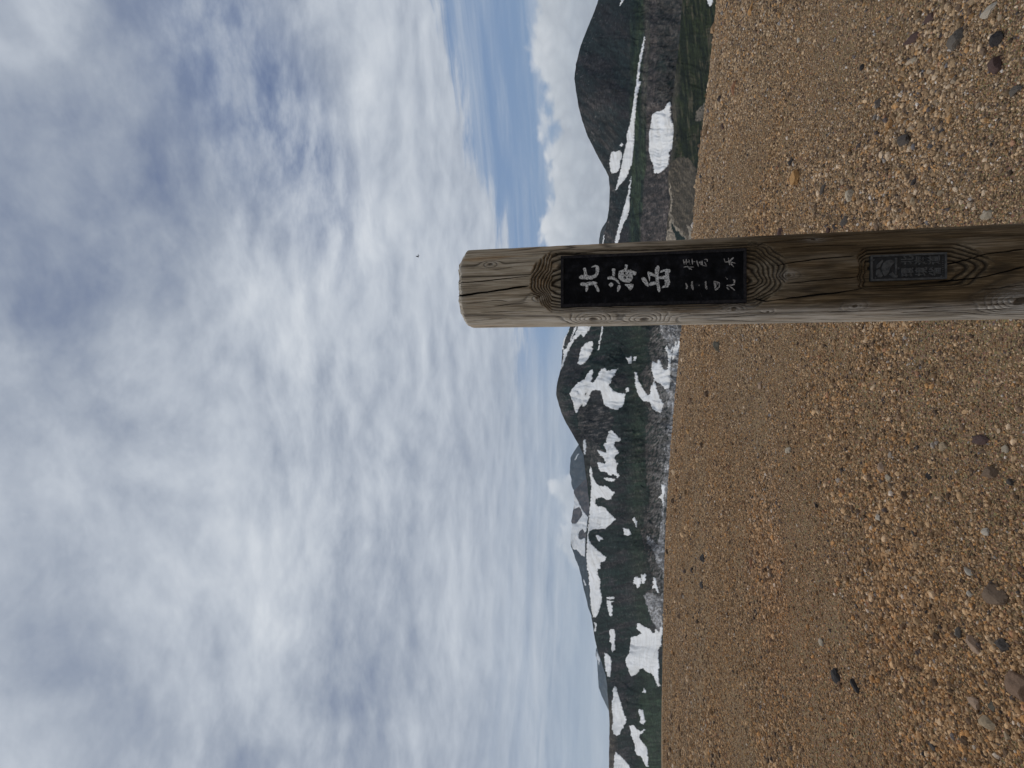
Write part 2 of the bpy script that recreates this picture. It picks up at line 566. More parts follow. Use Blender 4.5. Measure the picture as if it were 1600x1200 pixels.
def layer(name, ridge, base, y0, y1, d_base, d_ridge, rows, power, relief, colour, mat, step=1.0, back=900.0, seed=1, rough=0.5):
    ys = np.arange(y0, y1 + step, step)
    xr = curve(ridge, ys) + rough * fbm(ys * 0.15, ys * 0 + seed, octaves=4, seed=seed)
    xb = np.maximum(curve(base, ys), xr + 3)
    t = np.linspace(0, 1, rows)[:, None]
    X = xb[None] + (xr - xb)[None] * t
    Y = np.broadcast_to(ys[None], X.shape)
    # distance grows steadily up the slope; spurs, gullies and steps ride on that
    pace = np.exp(relief * (0.9 * fbm(Y * 0.018, X * 0.02, octaves=3, seed=seed + 10)
                            + 0.8 * fbm(Y * 0.012, X * 0.07, octaves=3, seed=seed + 20)))
    pace = pace * power * np.maximum(t, 0.02) ** (power - 1)
    cum = np.cumsum(pace, 0); cum = (cum - cum[0]) / np.mean(cum[-1] - cum[0])
    end = cum[-1:]
    smooth_end = np.convolve(np.pad(end[0], 30, 'edge'), np.ones(61) / 61, 'valid')[None]
    cum = cum * (1 + (smooth_end / end - 1) * t)
    Dm = d_base + (d_ridge - d_base) * cum
    px = (d_ridge - d_base) / np.mean(xb - xr)                       # metres of depth per traced pixel
    gul = fbm(Y * 0.07 + 0.9 * fbm(X * 0.03, Y * 0.03, seed=seed + 5), X * 0.022, octaves=4, seed=seed + 40, gain=0.55)
    kn = fbm(Y * 0.16, X * 0.16, octaves=4, seed=seed + 30, gain=0.6)
    Dm = Dm + relief * px * (3.2 * (1 - np.abs(gul) * 2.2) + 1.1 * kn) * np.sqrt(np.clip((1 - t) * 8, 0, 1))
    Dm = np.maximum.accumulate(Dm + 1e-3 * np.arange(rows)[:, None], 0)
    d = ray(X, Y); d = d / np.hypot(d[..., 0], d[..., 1])[..., None]
    V = CAM + d * Dm[..., None]
    # the far side falls away behind the crest
    bk = np.array([0.04, 0.12, 0.3, 0.6, 1.0])[:, None]
    hd = d[-1][:, :2]
    top = V[-1]
    B = np.stack([top[None, :, 0] + hd[None, :, 0] * back * bk, top[None, :, 1] + hd[None, :, 1] * back * bk,
                  top[None, :, 2] - back * 0.5 * bk ** 1.2], -1)
    allv = np.concatenate([V, B], 0)
    nr, nc = allv.shape[:2]
    tone = colour(X, Y, t * np.ones_like(X), xr[None] * np.ones_like(X))
    tone = np.concatenate([tone, np.repeat(tone[-1:], len(bk), 0)], 0)
    faces = grid_faces(nr, nc)
    o = mesh_obj(name, allv.reshape(-1, 3), faces, mat, smooth=True)
    add_attr(o.data, 'tone', tone.reshape(-1, 3), 'FLOAT_COLOR')
    tag(o, kind='structure')
    LAYERS[name] = dict(V=allv.reshape(-1, 3), F=faces[:(rows - 1) * (nc - 1)], X=X, Y=Y, nc=nc, rows=rows)
    return o


def lerp3(a, b, f):
    return np.asarray(a) * (1 - f[..., None]) + np.asarray(b) * f[..., None]


def warp2(X, Y, amp, seed):
    return (X + amp * fbm(X * 0.09, Y * 0.09, octaves=4, seed=seed, gain=0.6),
            Y + amp * fbm(X * 0.09, Y * 0.09, octaves=4, seed=seed + 50, gain=0.6))


GREEN_D = (0.011, 0.0205, 0.0175)
GREEN = (0.024, 0.037, 0.020)
ROCK_D = (0.024, 0.0235, 0.0255)
ROCK = (0.075, 0.066, 0.060)
SCREE = (0.15, 0.145, 0.14)
SILT = (0.30, 0.30, 0.305)
TAN = (0.27, 0.23, 0.18)


def col_left(X, Y, t, XR):
    n1 = fbm(Y * 0.05, X * 0.03, octaves=5, seed=101, gain=0.6)
    st = fbm(Y * 0.22 + X * 0.06, X * 0.035, octaves=4, seed=102, gain=0.65)      # streaks running downhill
    fine = fbm(Y * 0.45, X * 0.45, octaves=3, seed=103)
    c = lerp3(GREEN_D, ROCK_D, sstep(n1 + 0.5 * st, -0.1, 0.45))
    gz = np.exp(-((X - (0.06 * (Y - 850) * (Y > 850) + 997)) / 13) ** 2)
    c = lerp3(c, GREEN, np.clip(gz * (0.7 + 0.6 * st), 0, 1) * 0.8)
    c = lerp3(c, ROCK, sstep(st + fine * 0.7, 0.28, 0.7) * 0.45)
    wx, wy = warp2(X, Y, 6.0, 111)
    crest = sstep(X - XR, 16, 2) * sstep(Y, 500, 560) * sstep(Y, 780, 690)
    c = lerp3(c, ROCK, np.clip(crest * 0.5 + 0.2 * crest * st, 0, 1))
    brown = inside(wx, wy, R4((240, 600), (300, 560), (300, 700), (410, 830), (390, 920), (320, 930), (270, 780))) * 1.0
    c = lerp3(c, ROCK, brown * np.clip(0.65 + 0.8 * fine, 0, 1))
    cliff = inside(wx, wy, R4((300, 560), (420, 545), (470, 640), (425, 760), (370, 800), (300, 740), (270, 640)))
    cl = fbm(Y * 0.5 + X * 0.1, X * 0.13, octaves=4, seed=115, gain=0.7)
    c = np.where(cliff[..., None], lerp3((0.010, 0.012, 0.013), (0.105, 0.094, 0.088), sstep(cl, -0.15, 0.55)), c)
    lbrown = sstep(Y + 4 * n1, 1085, 1110) * sstep(X + 6 * n1, 968, 958)
    c = lerp3(c, (0.085, 0.072, 0.058), lbrown * 0.8)
    lgreen = sstep(Y, 1060, 1100) * sstep(X + 10 * n1, 992, 1006)
    c = lerp3(c, (0.027, 0.045, 0.026), lgreen * 0.8)
    grey = inside(wx, wy, Z7((455, 50), (380, 120), (350, 250), (380, 420), (270, 560), (320, 860), (360, 960), (330, 1100))
                  + Z8((290, 50), (290, 250), (300, 400), (325, 600), (300, 700), (250, 860), (290, 1000), (320, 1150))
                  + Z4((975, 130), (900, 260), (870, 310), (920, 400), (960, 530), (1000, 720), (1060, 760)) + [(1090, 1000), (1100, 500)])
    tex = fbm(Y * 0.35 + X * 0.3, X * 0.22 - Y * 0.1, octaves=5, seed=116, gain=0.7)
    gcol = lerp3(lerp3(GREEN_D, ROCK, sstep(tex, -0.35, 0.05)), SCREE, sstep(tex + 0.02 * (X - 1022), 0.0, 0.55))
    c = np.where(grey[..., None], gcol, c)
    silt = inside(wx, wy, Z7((470, 40), (700, 40), (720, 200), (690, 420), (680, 700), (650, 900), (600, 1200), (575, 1200), (590, 900),
                             (550, 900), (535, 740), (450, 640), (430, 640), (520, 700), (580, 720), (590, 560), (600, 330), (560, 250), (520, 190)))
    silt |= inside(wx, wy, Z8((470, 0), (505, 0), (480, 300), (455, 600), (440, 800), (445, 1200), (380, 1100), (300, 880), (330, 880), (390, 960), (420, 700), (440, 400)))
    silt |= inside(wx, wy, Z4((870, 310), (940, 260), (1060, 300), (1100, 250), (1095, 660), (1060, 740), (1010, 700), (960, 520)))
    scol = lerp3(SCREE, SILT, sstep(fine + 0.4 * tex, -0.4, 0.5))
    c = np.where(silt[..., None], scol, c)
    # rills and rocky ribs running down the slope, broken by scattered outcrops
    rib = fbm(Y * 0.30 + 1.6 * fbm(X * 0.05, Y * 0.05, octaves=2, seed=117), X * 0.045, octaves=4, seed=118, gain=0.65)
    outc = fbm(Y * 0.32, X * 0.42, octaves=4, seed=119, gain=0.7) + 0.5 * n1
    c = lerp3(c, ROCK, sstep(outc, 0.30, 0.62) * 0.4 * (~(grey | silt)))
    c = c * (1 + 0.55 * np.clip(rib * 1.6, -0.9, 1.2))[..., None]
    return c * (1 + 0.35 * fine[..., None])


LM_RIDGE = [(955, 1330)] + Z5((235, 1200), (240, 900), (242, 650), (235, 520), (225, 380), (215, 240), (200, 120)) + \
    Z4((410, 1200), (380, 1100), (345, 1000), (320, 920), (300, 830), (275, 680), (255, 540), (245, 420), (240, 300), (225, 150), (205, 0)) + \
    Z3((400, 1000), (385, 900), (380, 830), (390, 700), (400, 560), (415, 440), (432, 380), (435, 300), (428, 150)) + \
    Z2((418, 1120), (415, 1080), (400, 950), (385, 850), (370, 720), (355, 600), (320, 530), (285, 460), (200, 310), (130, 190), (100, 130), (45, 0)) + \
    Z1((130, 1190), (110, 1120), (90, 1060), (76, 1000), (82, 900), (100, 800), (125, 700), (145, 640), (150, 550), (155, 450), (163, 350), (180, 260), (225, 180), (265, 90)) + \
    [(905, 470), (925, 430), (950, 390)]
LM_BASE = [(x + 24, y) for x, y in EDGE] + [(1056, 1330)]
layer('left_mountain', LM_RIDGE, LM_BASE, 392, 1330, 950.0, 2700.0, 230, 1.15, 0.75, col_left, M_TERRAIN, seed=1)


def col_cone(X, Y, t, XR):
    n1 = fbm(Y * 0.04, X * 0.04, octaves=5, seed=201, gain=0.6)
    dist = X - XR
    st = fbm(Y * 0.10 - X * 0.10, X * 0.03 + Y * 0.02, octaves=5, seed=202, gain=0.65)
    hs = fbm(Y * 0.03, X * 0.35, octaves=5, seed=203, gain=0.65)
    fine = fbm(Y * 0.5, X * 0.5, octaves=3, seed=204)
    c = lerp3((0.013, 0.020, 0.021), ROCK_D, sstep(n1 + 0.4 * st, -0.2, 0.4))
    left = sstep(Y, 120, 215) * sstep(X, 975, 945)
    c = lerp3(c, (0.058, 0.052, 0.048), np.clip(left * (0.5 + 1.3 * st) + 0.4 * sstep(st, 0.2, 0.7), 0, 1))
    c = lerp3(c, (0.15, 0.13, 0.12), (fine > 0.62) * sstep(dist, 60, 10) * 0.6)
    plat = sstep(X + 3 * n1, 982, 988)
    c = lerp3(c, lerp3(GREEN_D, (0.032, 0.046, 0.026), sstep(hs, -0.3, 0.4)), plat)
    xb = np.interp(Y, [0, 60, 120, 170, 215, 250, 300, 383], [1012, 1014, 1010, 1008, 1008, 1010, 1004, 998])
    wall = sstep(X + 2.5 * n1, xb - 1, xb + 3)
    wt = fbm(Y * 0.25 + X * 0.12, X * 0.14 - Y * 0.04, octaves=5, seed=205, gain=0.7)
    wc = lerp3((0.030, 0.029, 0.029), (0.085, 0.072, 0.066), sstep(wt, -0.35, 0.35))
    wc = lerp3(wc, (0.15, 0.13, 0.12), sstep(wt + 0.3 * fine, 0.35, 0.75) * sstep(Y, 230, 280))
    dark = sstep(Y, 170, 150) * sstep(X, 1022, 1030)
    wc = lerp3(wc, GREEN_D, np.clip(dark * 0.35 + 0.5 * sstep(n1, 0.1, 0.5), 0, 1) * sstep(Y, 260, 200))
    c = lerp3(c, wc, wall)
    strip = np.exp(-((X - xb + 3) / 3.5) ** 2) * sstep(Y, 210, 150)
    c = lerp3(c, (0.085, 0.074, 0.066), strip * 0.8)
    rib = fbm(Y * 0.16 - X * 0.14 + 1.4 * n1, X * 0.05 + Y * 0.03, octaves=5, seed=206, gain=0.65)
    c = c * (1 + 0.55 * np.clip(rib * 1.5, -0.9, 1.2))[..., None]
    return c * (1 + 0.5 * fine[..., None])


RC_RIDGE = [(978, -150), (960, -80), (945, -30), (935, 0), (926.7, 23), (916.7, 46.7), (907, 73), (900, 100), (897.3, 123), (900, 143), (904, 166.7),
            (910, 190), (918.3, 213), (928.3, 233), (938.3, 251.7), (946.7, 266.7), (951, 276.7), (952.7, 293), (952.3, 313), (950.5, 337),
            (947.7, 347.5), (946, 358), (944, 365), (941, 383.5), (935, 410), (930, 440), (925, 480), (935, 540)]
RC_BASE = [(1078, -150), (1075, 0), (1072, 100), (1066, 200), (1066, 300), (1075, 383), (1080, 540)]
layer('right_mountain', RC_RIDGE, RC_BASE, -150, 505, 900.0, 2500.0, 190, 1.25, 0.6, col_cone, M_TERRAIN, seed=2)


def col_near(X, Y, t, XR):
    n1 = fbm(Y * 0.05, X * 0.06, octaves=5, seed=301, gain=0.6)
    hs = fbm(Y * 0.035 + X * 0.03, X * 0.30 - Y * 0.03, octaves=5, seed=302, gain=0.65)
    fine = fbm(Y * 0.6, X * 0.6, octaves=3, seed=303)
    c = lerp3((0.008, 0.013, 0.008), (0.026, 0.034, 0.015), sstep(hs + 0.3 * n1, -0.3, 0.4))
    c = lerp3(c, (0.085, 0.070, 0.050), sstep(hs - 0.5 * n1, 0.12, 0.6) * 0.7)
    wx, wy = warp2(X, Y, 5.0, 311)
    brownish = sstep(wx, XR + 12, XR + 2) * sstep(Y, 90, 130)
    c = lerp3(c, (0.085, 0.074, 0.062), brownish * 0.55)
    hill = inside(wx, wy, ZR((820, 330), (860, 240), (930, 190), (990, 160), (1050, 180), (1120, 300), (1180, 400), (1150, 700), (1120, 1150), (790, 1150), (800, 900), (850, 600)))
    tx = fbm(Y * 0.2 - X * 0.2, X * 0.10 + Y * 0.06, octaves=5, seed=312, gain=0.7)
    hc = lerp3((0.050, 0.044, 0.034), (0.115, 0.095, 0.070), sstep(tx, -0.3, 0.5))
    paler = inside(wx, wy, ZR((840, 380), (870, 580), (860, 720), (900, 860), (980, 960), (1040, 1060), (1060, 1150), (1000, 1150), (800, 1150), (830, 900), (850, 640)))
    paler |= inside(wx, wy, ZR((1010, 860), (1060, 900), (1090, 1000), (1080, 1150), (1040, 1150), (1030, 980)))
    hc = np.where(paler[..., None], lerp3(TAN, (0.16, 0.14, 0.11), sstep(tx, -0.2, 0.6)), hc)  # paler tan ground on part of the hill
    veg = inside(wx, wy, ZR((860, 840), (890, 870), (930, 960), (1000, 1010), (1000, 1050), (930, 1060), (890, 980), (865, 900)))
    hc = np.where(veg[..., None], GREEN_D, hc)
    c = np.where(hill[..., None], hc, c)
    sp = inside(wx, wy, R5((1330, 960), (1345, 870), (1400, 800), (1440, 830), (1420, 920)))
    c = np.where((sp & (fine > -0.3))[..., None], (0.12, 0.105, 0.085), c)
    return c * (1 + 0.4 * fine[..., None])


RN_RIDGE = [(1070, -150), (1066, 0), (1062, 60), (1056, 110), (1050, 160), (1053, 205), (1050, 235), (1046, 260), (1043, 285), (1047, 310), (1043, 345), (1040, 383),
            (1038, 440), (1050, 505)]
RN_BASE = [(x + 24, y) for x, y in EDGE] + [(1150, -150)]
layer('right_hillside', RN_RIDGE, RN_BASE, -150, 500, 260.0, 760.0, 120, 1.1, 0.55, col_near, make_terrain_mat('hillside_turf', 0.16), seed=3, back=300.0)


def col_far(rock, dark):
    def f(X, Y, t, XR):
        n = fbm(Y * 0.15 + X * 0.1, X * 0.15, octaves=4, seed=401)
        return lerp3(dark, rock, sstep(n, -0.4, 0.5))
    return f


FB = [(925, 640), (912, 675)] + Z2((290, 470), (230, 560), (185, 640), (180, 740), (172, 850), (195, 930), (195, 990), (215, 1060), (260, 1110), (310, 1180)) + \
    Z3((350, 250), (430, 410)) + [(930, 830)]
layer('distant_blue_peak', FB, [(936, 600), (936, 900)], 640, 830, 18500., 20000., 60, 1.0, 0.5, col_far((0.06, 0.065, 0.065), (0.03, 0.04, 0.045)), M_FAR, back=2500, seed=4)
FS = [(930, 735), (908, 755)] + Z3((225, 60), (237, 130), (240, 220), (215, 340), (195, 470), (204, 500), (200, 600), (186, 680), (190, 800), (215, 860),
                                  (245, 960), (290, 1070), (325, 1200)) + Z4((150, 150), (190, 330), (220, 450), (255, 540)) + [(933, 990), (938, 1010)]


def col_fs(X, Y, t, XR):
    n = fbm(Y * 0.2 + X * 0.1, X * 0.2, octaves=4, seed=411)
    c = lerp3((0.05, 0.045, 0.045), (0.11, 0.09, 0.085), sstep(n, -0.4, 0.5))
    return lerp3(c, (0.035, 0.045, 0.05), sstep(Y, 835, 850) * np.ones_like(X))


layer('distant_snow_peak', FS, [(940, 700), (940, 1020)], 735, 1010, 11500., 12800., 80, 1.0, 0.5, col_fs, M_FAR, back=2000, seed=5)
FD = [(946, 990)] + Z4((310, 930), (305, 1000), (325, 1060), (330, 1200)) + Z5((115, 250), (150, 350), (190, 440), (232, 525)) + [(958, 1140)]
layer('distant_ridge', FD, [(958, 900), (958, 1200)], 985, 1140, 23000., 24500., 40, 1.0, 0.4, col_far((0.06, 0.065, 0.065), (0.03, 0.04, 0.045)), M_FAR, back=2500, seed=6)
FR = [(952, 325), (947.7, 346), (941, 355), (938, 362.5), (936, 374.5), (936, 383), (934, 410), (940, 440), (950, 480)]
layer('distant_shoulder', FR, [(960, 300), (960, 500)], 322, 480, 7000., 7800., 40, 1.0, 0.4, col_far((0.06, 0.06, 0.055), (0.025, 0.035, 0.035)), M_FAR, back=1500, seed=8)

# ------------------------------------------------------------------ snow patches, each draped over its slope
def snow_patch(lay, poly, label, lift=1.2, jit=1.1):
    L = LAYERS[lay]
    nc, rows = L['nc'], L['rows']
    X, Y = L['X'], L['Y']
    cx = 0.25 * (X[:-1, :-1] + X[1:, :-1] + X[:-1, 1:] + X[1:, 1:])
    cy = 0.25 * (Y[:-1, :-1] + Y[1:, :-1] + Y[:-1, 1:] + Y[1:, 1:])
    wx = cx + 2.0 * jit * fbm(cx * 0.28, cy * 0.45, octaves=4, seed=61, gain=0.75)
    wy = cy + 1.4 * jit * fbm(cx * 0.35, cy * 0.35, octaves=4, seed=71, gain=0.75)
    sel = inside(wx, wy, poly)
    if sel.sum() < 2:
        print('snow patch too small:', label, sel.sum()); return None
    F = L['F'][sel.ravel()]
    used, inv = np.unique(F, return_inverse=True)
    F = inv.reshape(-1, 4)
    V = L['V'][used].copy()
    n = len(V)
    low = V.copy()
    V[:, 2] += lift * (1.0 + 0.35 * fbm(V[:, 0] * 0.02, V[:, 1] * 0.02, octaves=2, seed=81))
    low[:, 2] -= 0.5
    ed = np.concatenate([F[:, [0, 1]], F[:, [1, 2]], F[:, [2, 3]], F[:, [3, 0]]])
    key = np.sort(ed, 1); kk = key[:, 0].astype(np.int64) * n + key[:, 1]
    u, idx, cnt = np.unique(kk, return_index=True, return_counts=True)
    be = ed[idx[cnt == 1]]
    skirt = np.stack([be[:, 1], be[:, 0], be[:, 0] + n, be[:, 1] + n], 1)
    o = mesh_obj('snow_patch', np.concatenate([V, low]), np.concatenate([F, skirt]), M_SNOW, smooth=True)
    me = o.data
    # drop the unused lower vertices, keep the origin on the patch
    bm = bmesh.new(); bm.from_mesh(me)
    bmesh.ops.delete(bm, geom=[v for v in bm.verts if not v.link_faces], context='VERTS')
    c = V.mean(0)
    bmesh.ops.translate(bm, verts=bm.verts, vec=Vector(-c))
    bm.to_mesh(me); bm.free()
    o.location = c
    return tag(o, label, 'snow patch', 'snow patches on the mountains')


LMN, RCN, RNN = 'left_mountain', 'right_mountain', 'right_hillside'
SNOW = [
 (LMN, Z1((262, 80), (240, 80), (200, 190), (172, 260), (156, 350), (158, 392), (180, 392), (186, 280), (225, 200)), 'thin white snow sliver along the very skyline crest beside the post'),
 (LMN, Z1((345, 80), (367, 80), (320, 170), (278, 272), (262, 285), (300, 180), (320, 110)), 'narrow snow streak between two dark bands just behind the post'),
 (LMN, Z1((140, 665), (165, 560), (175, 480), (178, 395), (210, 385), (245, 310), (275, 285), (330, 190), (385, 80), (548, 80), (500, 160), (440, 230), (425, 195),
          (390, 200), (360, 235), (325, 255), (300, 300), (265, 365), (220, 460), (185, 560), (155, 650)), 'long snow ribbon tapering to the skyline, wide end touching the post'),
 (LMN, Z1((575, 285), (545, 285), (480, 305), (440, 350), (415, 380), (390, 460), (395, 490), (380, 540), (368, 580), (405, 600), (450, 575), (500, 530), (540, 460), (570, 400), (560, 350)),
  'oval snow patch alone on the dark slope near the post'),
 (LMN, Z1((692, 60), (712, 60), (692, 200), (664, 320), (657, 400), (641, 405), (652, 310), (678, 190)), 'needle-thin straight snow streak starting at the edge of the post'),
 (LMN, R4((195, 485), (215, 450), (245, 420), (280, 400), (310, 355), (325, 338), (335, 350), (330, 390), (322, 415), (345, 415), (365, 375), (385, 340), (405, 330), (420, 345),
          (440, 340), (485, 335), (465, 370), (445, 390), (450, 405), (430, 430), (445, 450), (465, 470), (490, 480), (530, 485), (525, 530), (510, 565), (480, 580), (450, 575),
          (420, 560), (400, 545), (395, 510), (380, 465), (350, 460), (325, 470), (315, 500), (305, 530), (290, 555), (275, 560), (270, 545), (250, 570), (235, 605), (225, 580), (215, 530)),
  'largest branching snowfield under the rounded summit left of the post'),
 (LMN, R4((538, 448), (556, 444), (552, 472), (534, 476)), 'tiny snow dot at the tip of the branching snowfield'),
 (LMN, R4((533, 262), (550, 270), (566, 258), (570, 297), (555, 306)), 'small arrow-shaped snow spot on the green mid slope'),
 (LMN, R4((581, 263), (595, 260), (595, 287), (582, 287)), 'tiny square snow spot beside the arrow-shaped one'),
 (LMN, R4((588, 350), (600, 360), (612, 400), (630, 440), (655, 480), (670, 495), (685, 480), (690, 430), (698, 440), (703, 405), (715, 430), (725, 470), (740, 510), (765, 545),
          (760, 565), (748, 600), (725, 590), (700, 580), (690, 550), (680, 535), (645, 530), (625, 510), (605, 480), (595, 430)), 'forked snow patch low on the slope with a long curved arm'),
 (LMN, R4((695, 290), (715, 295), (730, 305), (735, 270), (748, 300), (760, 330), (775, 345), (788, 335), (795, 290), (790, 240), (775, 210), (780, 195), (795, 215), (808, 220),
          (820, 190), (822, 180), (815, 230), (808, 280), (805, 340), (802, 400), (800, 450), (775, 455), (745, 425), (710, 405), (700, 370), (690, 330)),
  'jagged pronged snow patch on the grey valley floor nearest the post'),
 (LMN, R4((825, 215), (832, 180), (840, 165), (845, 210), (858, 160), (864, 180), (852, 230), (835, 260), (820, 285), (818, 260)), 'thin snow strip on the valley floor next to the gravel edge by the post'),
 (LMN, R4((278, 762), (292, 765), (295, 800), (290, 850), (282, 855), (278, 810)), 'short snow bar just below the skyline beside the blue far peak'),
 (LMN, Z2((700, 290), (740, 275), (800, 340), (855, 400), (825, 430), (785, 425), (765, 460), (790, 520), (840, 570), (800, 610), (770, 640), (795, 700), (825, 725), (800, 770),
          (800, 850), (845, 880), (825, 915), (795, 890), (760, 865), (720, 890), (690, 860), (660, 830), (590, 830), (560, 780), (550, 720), (580, 705), (640, 730), (665, 700),
          (620, 640), (570, 590), (550, 540), (590, 550), (640, 580), (675, 575), (650, 510), (630, 460), (665, 440), (675, 390), (695, 340)), 'ragged leaf-shaped snow patch below the dark cliff'),
 (LMN, Z2((625, 914), (720, 917), (785, 932), (772, 958), (720, 961), (655, 942)), 'little snow sliver at the foot of the ragged leaf-shaped patch'),
 (LMN, Z3((455, -263), (470, -238), (480, -148), (500, -88), (550, -18), (590, -13), (625, 2), (650, -18), (700, 32), (775, 82), (740, 140), (725, 175), (680, 180), (640, 160),
          (600, 150), (550, 150), (520, 180), (520, 240), (545, 275), (600, 265), (650, 285), (700, 350), (770, 410), (790, 445), (750, 470), (700, 530), (650, 565), (600, 565),
          (540, 570), (490, 568), (440, 600), (420, 650), (430, 720), (480, 790), (540, 850), (600, 900), (655, 940), (650, 995), (600, 1010), (585, 1040), (590, 1105), (550, 1100), (540, 1150))
       + Z4((340, 70), (360, 120), (355, 200), (370, 290), (385, 340), (375, 390), (355, 460), (330, 520), (295, 560), (275, 555), (265, 500), (250, 400), (243, 250), (230, 120), (218, 20))
       + Z3((408, 1100), (400, 950), (402, 800), (412, 700), (420, 560), (432, 430), (448, 300), (458, 150), (462, 0), (452, -150), (442, -220)),
  'very long snowfield with lobes running along the whole crest'),
 (LMN, Z3((525, 645), (560, 650), (640, 710), (590, 710), (570, 735), (540, 700)), 'small pointed snow patch inside the dark knob under the crest snowfield'),
 (LMN, Z4((440, 355), (520, 372), (482, 390), (502, 430), (497, 540), (480, 548), (445, 450)), 'upright little snow tongue below the end of the crest snowfield'),
 (LMN, Z4((436, 322), (522, 322), (527, 342), (448, 348)), 'tiny flat snow dash just over the upright little snow tongue'),
 (LMN, Z4((293, 603), (317, 640), (312, 710), (294, 742), (300, 680)), 'small snow crescent hugging the crest past the long snowfield'),
 (LMN, Z4((485, 690), (520, 700), (535, 760), (530, 850), (535, 930), (510, 970), (490, 930), (500, 870), (470, 840), (480, 780), (465, 740)), 'narrow wavy snow strip in the middle of the dark slope'),
 (LMN, Z4((415, 980), (440, 985), (475, 1020), (490, 1080), (485, 1160), (478, 1200), (475, 1260), (450, 1255), (425, 1180), (415, 1080)), 'tear-shaped snow strip near the crest beside the distant blue bump'),
 (LMN, Z4((800, 625), (840, 635), (870, 670), (940, 690), (970, 740), (1005, 745), (1010, 700), (1040, 710), (1055, 745), (1075, 665), (1095, 665), (1090, 760), (1075, 800), (1080, 880),
          (1050, 920), (1040, 1000), (1045, 1100), (1060, 1160)) + Z5((820, 20), (815, 90), (820, 160), (840, 240), (820, 245), (790, 170), (745, 90), (700, 85), (640, 30), (600, 40),
          (570, 95), (500, 125), (470, 70), (462, 0)) + Z4((680, 1150), (670, 1100), (655, 1070), (680, 1010), (705, 970), (710, 880), (725, 795), (760, 785), (850, 750), (820, 720), (790, 690)),
  'broad solid snowfield lowest on the slope, reaching the gravel edge'),
 (LMN, Z4((760, 120), (775, 80), (810, 95), (835, 100), (840, 160), (820, 195), (800, 215), (785, 170), (755, 165)), 'butterfly-shaped snow patch, wing farther from the gravel'),
 (LMN, Z4((846, 60), (890, 48), (895, 120), (870, 170), (850, 160), (844, 110)), 'butterfly-shaped snow patch, wing nearer the gravel'),
 (LMN, Z4((985, 80), (1000, 95), (1030, 180), (1045, 270), (1035, 275), (1010, 215), (975, 220), (985, 150)), 'pointed snow wedge at the edge of the grey scree'),
 (LMN, Z8((122, 820), (160, 835), (180, 870), (160, 885), (130, 875)), 'rounded little snow pad in the dark hollow under the crest'),
 (LMN, Z8((200, 740), (215, 745), (228, 780), (225, 830), (215, 790), (200, 765)), 'small thin snow fleck above the rounded little pad'),
 (LMN, Z8((420, 490), (447, 490), (442, 560), (432, 660), (424, 600), (395, 585), (424, 560)), 'white snow strip in the grey streambed beside the gravel'),
 (LMN, Z5((300, 240), (320, 260), (340, 330), (370, 420), (395, 500), (420, 570), (445, 640), (410, 720), (385, 740), (370, 800), (330, 825), (295, 800), (280, 740), (285, 600),
          (275, 480), (275, 430), (295, 360), (280, 290)), 'long drop-shaped snowfield below the low flat skyline'),
 (LMN, Z5((315, 1010), (360, 1050), (410, 1090), (450, 1140), (490, 1200), (540, 1320), (300, 1320), (295, 1150), (305, 1060)), 'snowfield cut off by the bottom border of the picture near the skyline'),
 (LMN, Z5((590, 515), (635, 520), (650, 590), (662, 640), (650, 690), (600, 665), (615, 600), (585, 550)), 'compact small snow block between drop-shaped field and gravel'),
 (LMN, Z5((475, 705), (520, 700), (560, 740), (610, 770), (655, 740), (660, 760), (615, 800), (585, 830), (610, 880), (650, 910), (685, 990), (700, 1080), (695, 1140), (705, 1180),
          (680, 1190), (650, 1130), (610, 1060), (560, 1040), (545, 990), (540, 920), (520, 860), (500, 820), (500, 770)), 'ragged diagonal snow tongue close to the bottom border of the picture'),
 (LMN, Z5((648, 262), (674, 288), (668, 322), (638, 312)), 'tiny snow spot on the brown slope beyond the broad solid snowfield'),
 (RCN, R5((935, 285), (940, 292), (924, 400), (905, 500), (893, 590), (890, 640), (907, 630), (902, 660), (882, 730), (869, 830), (862, 920), (857, 1010), (855, 1100))
       + ZR((470, 0), (465, 100), (455, 200), (445, 260), (410, 340), (385, 390), (340, 440), (300, 500), (270, 520), (295, 460), (310, 400), (350, 230), (375, 100), (400, 0))
       + R5((798, 1050), (830, 960), (845, 850), (863, 720), (878, 640), (883, 560), (898, 470), (918, 370)), 'long snow ribbon along the foot of the dark cone'),
 (RCN, ZR((240, 105), (280, 115), (320, 98), (350, 130), (350, 180), (330, 200), (325, 270), (300, 320), (260, 340), (235, 335), (220, 270), (225, 180)), 'squarish snow patch on the cone slope over the long ribbon'),
 (RCN, ZR((328, 50), (350, 22), (360, 45), (340, 68)), 'tiny snow spot between the squarish patch and the cone'),
 (RCN, ZR((443, 350), (440, 450), (425, 560), (425, 700), (400, 800), (370, 850), (340, 930), (320, 1000), (300, 1095), (294, 1150), (258, 1150), (270, 1095), (285, 1000), (310, 900),
          (345, 780), (380, 660), (410, 560), (430, 440)), 'slender snow wedge running behind the right face of the post'),
 (RCN, R5((975, 1060), (990, 950), (1000, 890), (1040, 870), (1090, 860), (1110, 820), (1138, 795), (1140, 870), (1145, 930), (1165, 1000), (1158, 1080), (1150, 1180))
       + ZR((860, 80), (840, 130), (832, 240), (800, 290), (740, 340), (685, 330), (680, 260), (650, 190), (635, 100)), 'big smooth oval snowfield in the hollow behind the green hillside'),
 (RCN, R5((778, -10), (762, 30), (740, 55), (748, 25), (762, -10)), 'short snow streak high on the cone at the top border of the picture'),
 (RNN, R5((1430, -10), (1475, -10), (1464, 30), (1448, 52), (1438, 25)), 'small snow corner at the gravel edge by the top border of the picture'),
 (RCN, ZR((158, 975), (164, 1000), (150, 1100), (136, 1100)), 'hair-thin snow line on the ridge right against the post'),
